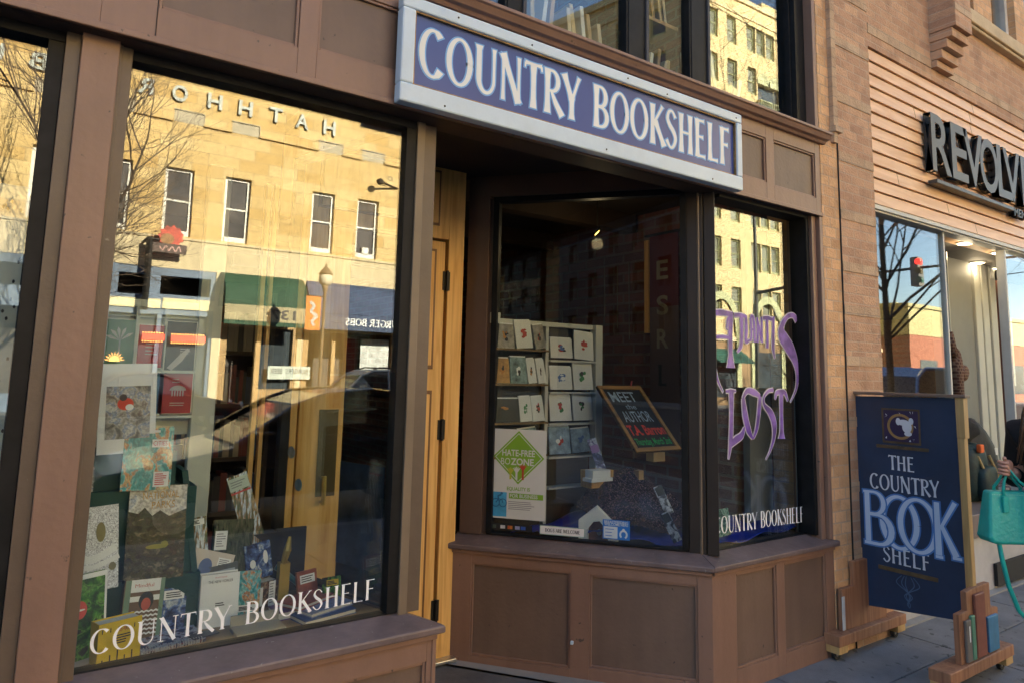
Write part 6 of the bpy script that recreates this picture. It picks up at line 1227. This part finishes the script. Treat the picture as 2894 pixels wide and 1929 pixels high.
q = MB(); q.tube([(4.005, .155, .68), (4.005, .155, 2.0)], .006, 6); q.tube([(3.985, .157, .68), (3.985, .157, 1.6)], .004, 6); q.build('window_rod', mat('grey_rod', (.22, .23, .25), .35, .6), B)

# ------------------------------------------------------------------ goods in the clothing store window
def blob(q, c, r, n1=.8, n2=.8, seg=20, rot=0, noise=.0, seed=1, tilt=0, m=0):
    """rounded soft box (superellipsoid) with a few dents"""
    rnd = random.Random(seed); ph = [rnd.uniform(0, 6.28) for _ in range(6)]; vs = []; fs = []; nv = seg//2
    Mx = Matrix.Rotation(rot, 3, 'Z') @ Matrix.Rotation(tilt, 3, 'Y')
    sg = lambda x, e: math.copysign(abs(x)**e, x)
    for i in range(nv+1):
        a = -math.pi/2+math.pi*i/nv
        for k in range(seg):
            b = 2*math.pi*k/seg; d = 1+noise*(math.sin(3*a+ph[0]+2*b)+.6*math.sin(5*b+ph[1]+a*2)+.4*math.sin(7*a+ph[2]-3*b))
            p = V((r[0]*sg(math.cos(a), n1)*sg(math.cos(b), n2)*d, r[1]*sg(math.cos(a), n1)*sg(math.sin(b), n2)*d, r[2]*sg(math.sin(a), n1)*d)); vs.append(V(c)+Mx @ p)
    fs = [(i*seg+k, i*seg+(k+1) % seg, (i+1)*seg+(k+1) % seg, (i+1)*seg+k) for i in range(nv) for k in range(seg)]
    q.add(vs, fs, m)
NYG = mat('green_nylon', (.008, .03, .032), .6, var=.3, vs_=14, bump=.3, bs=40); NYD = mat('dark_nylon', (.022, .023, .03), .6, var=.3, vs_=12, bump=.3, bs=40); NYB = mat('black_fur', (.012, .012, .014), .9, var=.3)
t_ = thing('backpack', 'dark green backpack standing in the clothing store window', 'backpack', (6.82, .34, .62))
q = MB(); blob(q, (6.80, .34, .85), (.21, .13, .25), .6, .7, 24, .1, .02, 2); q.build('body', NYG, t_, smooth=True)
q = MB(); blob(q, (6.82, .21, .78), (.16, .06, .14), .5, .6, 20, .1, .02, 4); q.build('pocket', NYG, t_, smooth=True)
q = MB(); q.box(6.70, 6.77, .19, .23, 1.03, 1.10); q.build('orange_patch', mat('orange_tag', (.75, .14, .03), .5), t_, bevel=.01)
for x in (6.70, 6.92): q = MB(); q.tube([(x, .22, 1.0), (x+.02, .17, .85), (x+.04, .2, .66)], .012, 6); q.build('strap', mat('strap_tan', (.35, .25, .1), .6), t_)
t_ = thing('winter_jacket', 'dark grey winter jacket with a black hood slumped beside the green backpack', 'jacket', (7.2, .5, .62))
q = MB(); blob(q, (7.10, .46, 1.00), (.36, .18, .25), .8, .8, 24, .0, .05, 5, .55); blob(q, (7.38, .46, .80), (.20, .15, .18), .8, .8, 20, 0, .06, 6, .4); q.build('body', NYD, t_, smooth=True)
q = MB(); blob(q, (6.84, .44, 1.19), (.24, .15, .10), .8, .8, 20, 0, .10, 7, .15); q.build('hood', NYB, t_, smooth=True)
q = MB(); q.box(7.24, 7.30, .29, .315, .98, 1.04); q.build('label_patch', PAPER, t_)
t_ = thing('folded_clothes', 'heap of dark folded clothes low in the clothing store window', 'clothes', (7.3, .3, .62))
q = MB(); blob(q, (7.25, .26, .68), (.26, .12, .06), .5, .6, 20, .1, .05, 8); blob(q, (7.5, .3, .69), (.2, .12, .07), .5, .6, 20, -.2, .05, 9); q.build('stack', cover('folded_cloth', [(.35, (.03, .03, .05)), (.55, (.16, .10, .12)), (.7, (.3, .28, .3))], 18, 3, .5, .8), t_, smooth=True)
t_ = thing('plaid_shirt', 'brown plaid shirt hanging at the edge of the clothing store entrance', 'shirt', (6.66, .3, 1.45))
q = MB(); blob(q, (6.645, .32, 1.66), (.055, .05, .24), .7, .7, 18, .2, .06, 3); blob(q, (6.71, .30, 1.70), (.06, .04, .07), .8, .8, 14, 0, .05, 4, .5); q.tube([(6.60, .32, 1.85), (6.57, .32, 2.05)], [.04, .02], 8)
q.build('cloth', brick('plaid', (.13, .05, .03), (.05, .025, .02), (.20, .13, .09), .022, .026, .004, rough=.85, bump=0), t_, smooth=True)
q = MB(); q.tube([(6.57, .32, 2.02), (6.57, .32, 2.75)], .006, 6); q.build('hanger', CHROME, t_)

# ------------------------------------------------------------------ woman with a turquoise bag at the right edge
def skin(name, pts, edges, rad, mt, par, sub=2, root=0):
    me = bpy.data.meshes.new(name); me.from_pydata([V(p) for p in pts], edges, []); me.materials.append(mt)
    o = bpy.data.objects.new(name, me); COL.objects.link(o)
    md = o.modifiers.new('skin', 'SKIN'); md.use_smooth_shade = True
    if not me.skin_vertices: bpy.context.view_layer.update()
    for v, r in zip(me.skin_vertices[0].data, rad): v.radius = (r, r) if not isinstance(r, tuple) else r
    me.skin_vertices[0].data[root].use_root = True
    s = o.modifiers.new('sub', 'SUBSURF'); s.levels = sub; s.render_levels = sub
    o.parent = par; o.matrix_parent_inverse = PINV[par.name]; PINV[o.name] = Matrix.Identity(4); return o
SKIN = mat('skin', (.55, .30, .22), .5, var=.05, vs_=20); COAT = mat('black_wool_coat', (.012, .012, .014), .85, var=.3, vs_=20, bump=.3, bs=200); HAIR = mat('brown_hair', (.085, .045, .025), .45, var=.45, vs_=30, stretch=(6, 6, .5)); JEAN = mat('dark_trousers', (.02, .022, .035), .8, var=.2, vs_=30); SHOE = mat('brown_boot', (.07, .035, .02), .45)
px, py = 4.295, -1.115
W_ = thing('person', 'person in black coat with long brown hair holding a turquoise handbag', 'person', (px, py, 0))
L = lambda x, y, z: (px+x, py+y, z)                                  # facing -X; right hand side is +Y
pts = [L(0, 0, .92), L(0, 0, 1.08), L(-.01, 0, 1.26), L(-.005, 0, 1.40), L(-.01, 0, 1.47), L(-.035, 0, 1.56), L(-.035, 0, 1.66),
       L(0, .09, .88), L(-.04, .10, .50), L(.05, .10, .10), L(-.10, .105, .045), L(0, -.09, .88), L(.03, -.10, .50), L(.18, -.10, .14), L(.06, -.105, .05),
       L(-.0, .165, 1.37), L(.045, .215, 1.10), L(-.10, .19, 1.17), L(0, -.165, 1.37), L(.06, -.20, 1.10), L(-.03, -.20, .88)]
edges = [(0, 1), (1, 2), (2, 3), (3, 4), (4, 5), (5, 6), (0, 7), (7, 8), (8, 9), (9, 10), (0, 11), (11, 12), (12, 13), (13, 14), (3, 15), (15, 16), (16, 17), (3, 18), (18, 19), (19, 20)]
rad = [(.12, .15), (.11, .14), (.12, .16), (.09, .12), .05, (.085, .075), (.07, .065), .085, .058, .040, .032, .085, .058, .040, .032, .062, .046, .030, .062, .046, .030]
skin('body', pts, edges, rad, SKIN, W_)
coat = [L(0, 0, .80), L(0, 0, .95), L(0, 0, 1.10), L(-.01, 0, 1.26), L(-.005, 0, 1.39), L(-.008, 0, 1.45), L(-.0, .175, 1.37), L(.05, .225, 1.10), L(-.065, .20, 1.155), L(0, -.175, 1.37), L(.065, -.21, 1.10), L(-.02, -.21, .92)]
skin('coat', coat, [(0, 1), (1, 2), (2, 3), (3, 4), (4, 5), (4, 6), (6, 7), (7, 8), (4, 9), (9, 10), (10, 11)], [(.15, .19), (.145, .18), (.13, .165), (.14, .185), (.10, .15), .065, .078, .062, .048, .078, .062, .048], COAT, W_)
for s in (1, -1):
    lg = [L(0, s*.09, .90), L(-.04 if s > 0 else .03, s*.10, .50), L(.05 if s > 0 else .18, s*.10, .12)]
    skin('trouser_leg', lg, [(0, 1), (1, 2)], [.10, .072, .055], JEAN, W_)
    ft = L(.05, .10, .05) if s > 0 else L(.17, -.10, .07); q = MB(); blob(q, (ft[0]-.06, ft[1], .055), (.14, .05, .055), .7, .8, 18); q.build('shoe', SHOE, W_, smooth=True)
q = MB()                                                            # face features on the head, which looks towards -X
hx, hy, hz = px-.04, py, 1.60
blob(q, (hx-.088, hy, hz-.015), (.020, .013, .022), 1, 1, 12); q.build('nose', SKIN, W_, smooth=True)
for s in (1, -1):
    q = MB(); blob(q, (hx-.072, hy+s*.032, hz+.012), (.012, .014, .008), 1, 1, 12); q.build('eye', DECAL, W_, smooth=True)
    q = MB(); blob(q, (hx-.082, hy+s*.032, hz+.012), (.004, .006, .006), 1, 1, 10); q.build('iris', INK, W_, smooth=True)
    q = MB(); blob(q, (hx+.0, hy+s*.078, hz), (.016, .008, .028), 1, 1, 12); q.build('ear', SKIN, W_, smooth=True)
q = MB(); blob(q, (hx-.076, hy, hz-.052), (.010, .024, .007), 1, 1, 12); q.build('mouth', mat('lip', (.40, .12, .11), .4), W_, smooth=True)
q = MB(); blob(q, (hx+.025, hy, hz+.035), (.105, .098, .105), 1, 1, 24, 0, .015, 3); blob(q, (hx+.05, hy, hz-.12), (.06, .10, .16), .8, .9, 20, 0, .04, 5)
rnd = random.Random(4)
for k in range(46):
    s = 1 if k % 2 else -1; x0 = hx+rnd.uniform(-.045, .09); y0 = hy+s*rnd.uniform(.07, .095); ln = rnd.uniform(.28, .40)
    q.tube([(x0, y0*.2+hy*.8+s*.06, hz+.07), (x0, y0, hz-.02), (x0+rnd.uniform(-.04, .0), y0+s*rnd.uniform(.01, .05), hz-.15), (x0-rnd.uniform(.02, .09), y0+s*rnd.uniform(.03, .085), hz-ln)], [.016, .016, .013, .003], 5)
q.build('hair', HAIR, W_, smooth=True)
# right hand closed round the bag handle
wx_, wy_, wz_ = L(-.10, .19, 1.175)
q = MB(); blob(q, (wx_-.045, wy_, wz_+.012), (.046, .020, .040), .8, .8, 18, 0, .02, 2); q.build('palm', SKIN, W_, smooth=True)
for k, (ln, dz) in enumerate(((.030, .028), (.034, .010), (.031, -.009), (.025, -.027))):
    a = V((wx_-.078, wy_+.010, wz_+.012+dz)); skin('finger', [a, a+V((-.024, .010, .004)), a+V((-.030, .004-.020, .0)), a+V((-.012, -.034, -.003))], [(0, 1), (1, 2), (2, 3)], [.0095, .009, .0085, .007], SKIN, W_, 1)
a = V((wx_-.035, wy_+.012, wz_+.045)); skin('thumb', [a, a+V((-.026, -.006, .016)), a+V((-.050, -.018, .012))], [(0, 1), (1, 2)], [.0115, .0105, .0085], SKIN, W_, 1)
aL = V(L(-.035, -.20, .86)); q = MB(); blob(q, (aL.x, aL.y, aL.z-.03), (.026, .018, .045), .8, .8, 14); q.build('palm', SKIN, W_, smooth=True)
for k, (dx, ln) in enumerate(((-.022, .06), (-.008, .068), (.007, .064), (.020, .05))):
    a = aL+V((dx, 0, -.065)); skin('finger', [a, a+V((-.006, .003, -ln*.5)), a+V((-.02, .008, -ln))], [(0, 1), (1, 2)], [.009, .0085, .0065], SKIN, W_, 1)
a = aL+V((-.022, .012, -.02)); skin('thumb', [a, a+V((-.024, .01, -.022)), a+V((-.032, .014, -.048))], [(0, 1), (1, 2)], [.011, .010, .008], SKIN, W_, 1)
# the bag hangs from that hand
TQ = mat('turquoise_leather', (.02, .44, .39), .42, var=.08, vs_=9, bump=.35, bs=45)
bg_ = thing('handbag', 'turquoise leather handbag with a long dangling strap held by the person in black', 'handbag', (4.185, -.925, .82))
fb_ = F((4.185, -.925, .815), (.83, -.56, 0), (0, 0, 1))
q = MB(); prof = [(-.165, .03), (-.15, .008), (-.12, 0), (.12, 0), (.15, .008), (.165, .03), (.135, .245), (.128, .255), (-.128, .255), (-.135, .245)]
n = len(prof); vs = []
for c, k in ((-.055, .93), (-.045, 1), (.045, 1), (.055, .93)): vs += [fb_.p(a*k, .12+(b-.12)*(k if b < .2 else 1), c*(.55 if b > .2 else 1)) for a, b in prof]
q.add(vs, [tuple(range(n-1, -1, -1)), tuple(range(3*n, 4*n))]+[(j*n+i, j*n+(i+1) % n, (j+1)*n+(i+1) % n, (j+1)*n+i) for j in range(3) for i in range(n)])
q.build('body', TQ, bg_, smooth=False, bevel=.008)
for c in (.034, -.034):
    hp = V((wx_-.062, wy_-.002, wz_+.012))
    q = MB(); l0 = fb_.p(-.07, .20, c); r0_ = fb_.p(.07, .20, c); mid = hp+fb_.n*c*.3
    pl, _ = smooth_curve([(0, 0), (1, 1), (2, 2), (3, 3), (4, 4)], [1]*5, 1)
    q.tube([l0, fb_.p(-.068, .27, c), l0.lerp(mid, .62)+fb_.u*-.012, mid+V((0, 0, .0)), r0_.lerp(mid, .62)+fb_.u*.012, fb_.p(.068, .27, c), r0_], [.008, .008, .007, .007, .007, .008, .008], 8); q.build('handle', TQ, bg_, smooth=True)
st_ = MB()
for k in range(30): a = -.125+k*.0085; st_.fbox(fb_, a, a+.005, .238, .2405, .0295, .032)
st_.build('stitching', mat('pale_thread', (.25, .6, .52), .6), bg_)
for a in (-.07, .07): q = MB(); q.fbox(fb_, a-.014, a+.014, .155, .235, .040, .052); q.build('strap_tab', TQ, bg_, bevel=.003)
q = MB(); p3 = [fb_.p(-.105, .01, .03), fb_.p(-.10, -.06, .035), fb_.p(-.07, -.20, .03), fb_.p(-.02, -.32, .02), fb_.p(.05, -.39, .01), fb_.p(.12, -.36, 0), fb_.p(.16, -.20, -.02), fb_.p(.15, .03, -.03)]
q2, _ = [], 0
for i in range(len(p3)-1):
    for k in range(4): t = k/4; q2.append(p3[i].lerp(p3[i+1], t))
q2.append(p3[-1]); q.tube(q2, .011, 6); q.build('dangling_strap', TQ, bg_, smooth=True)
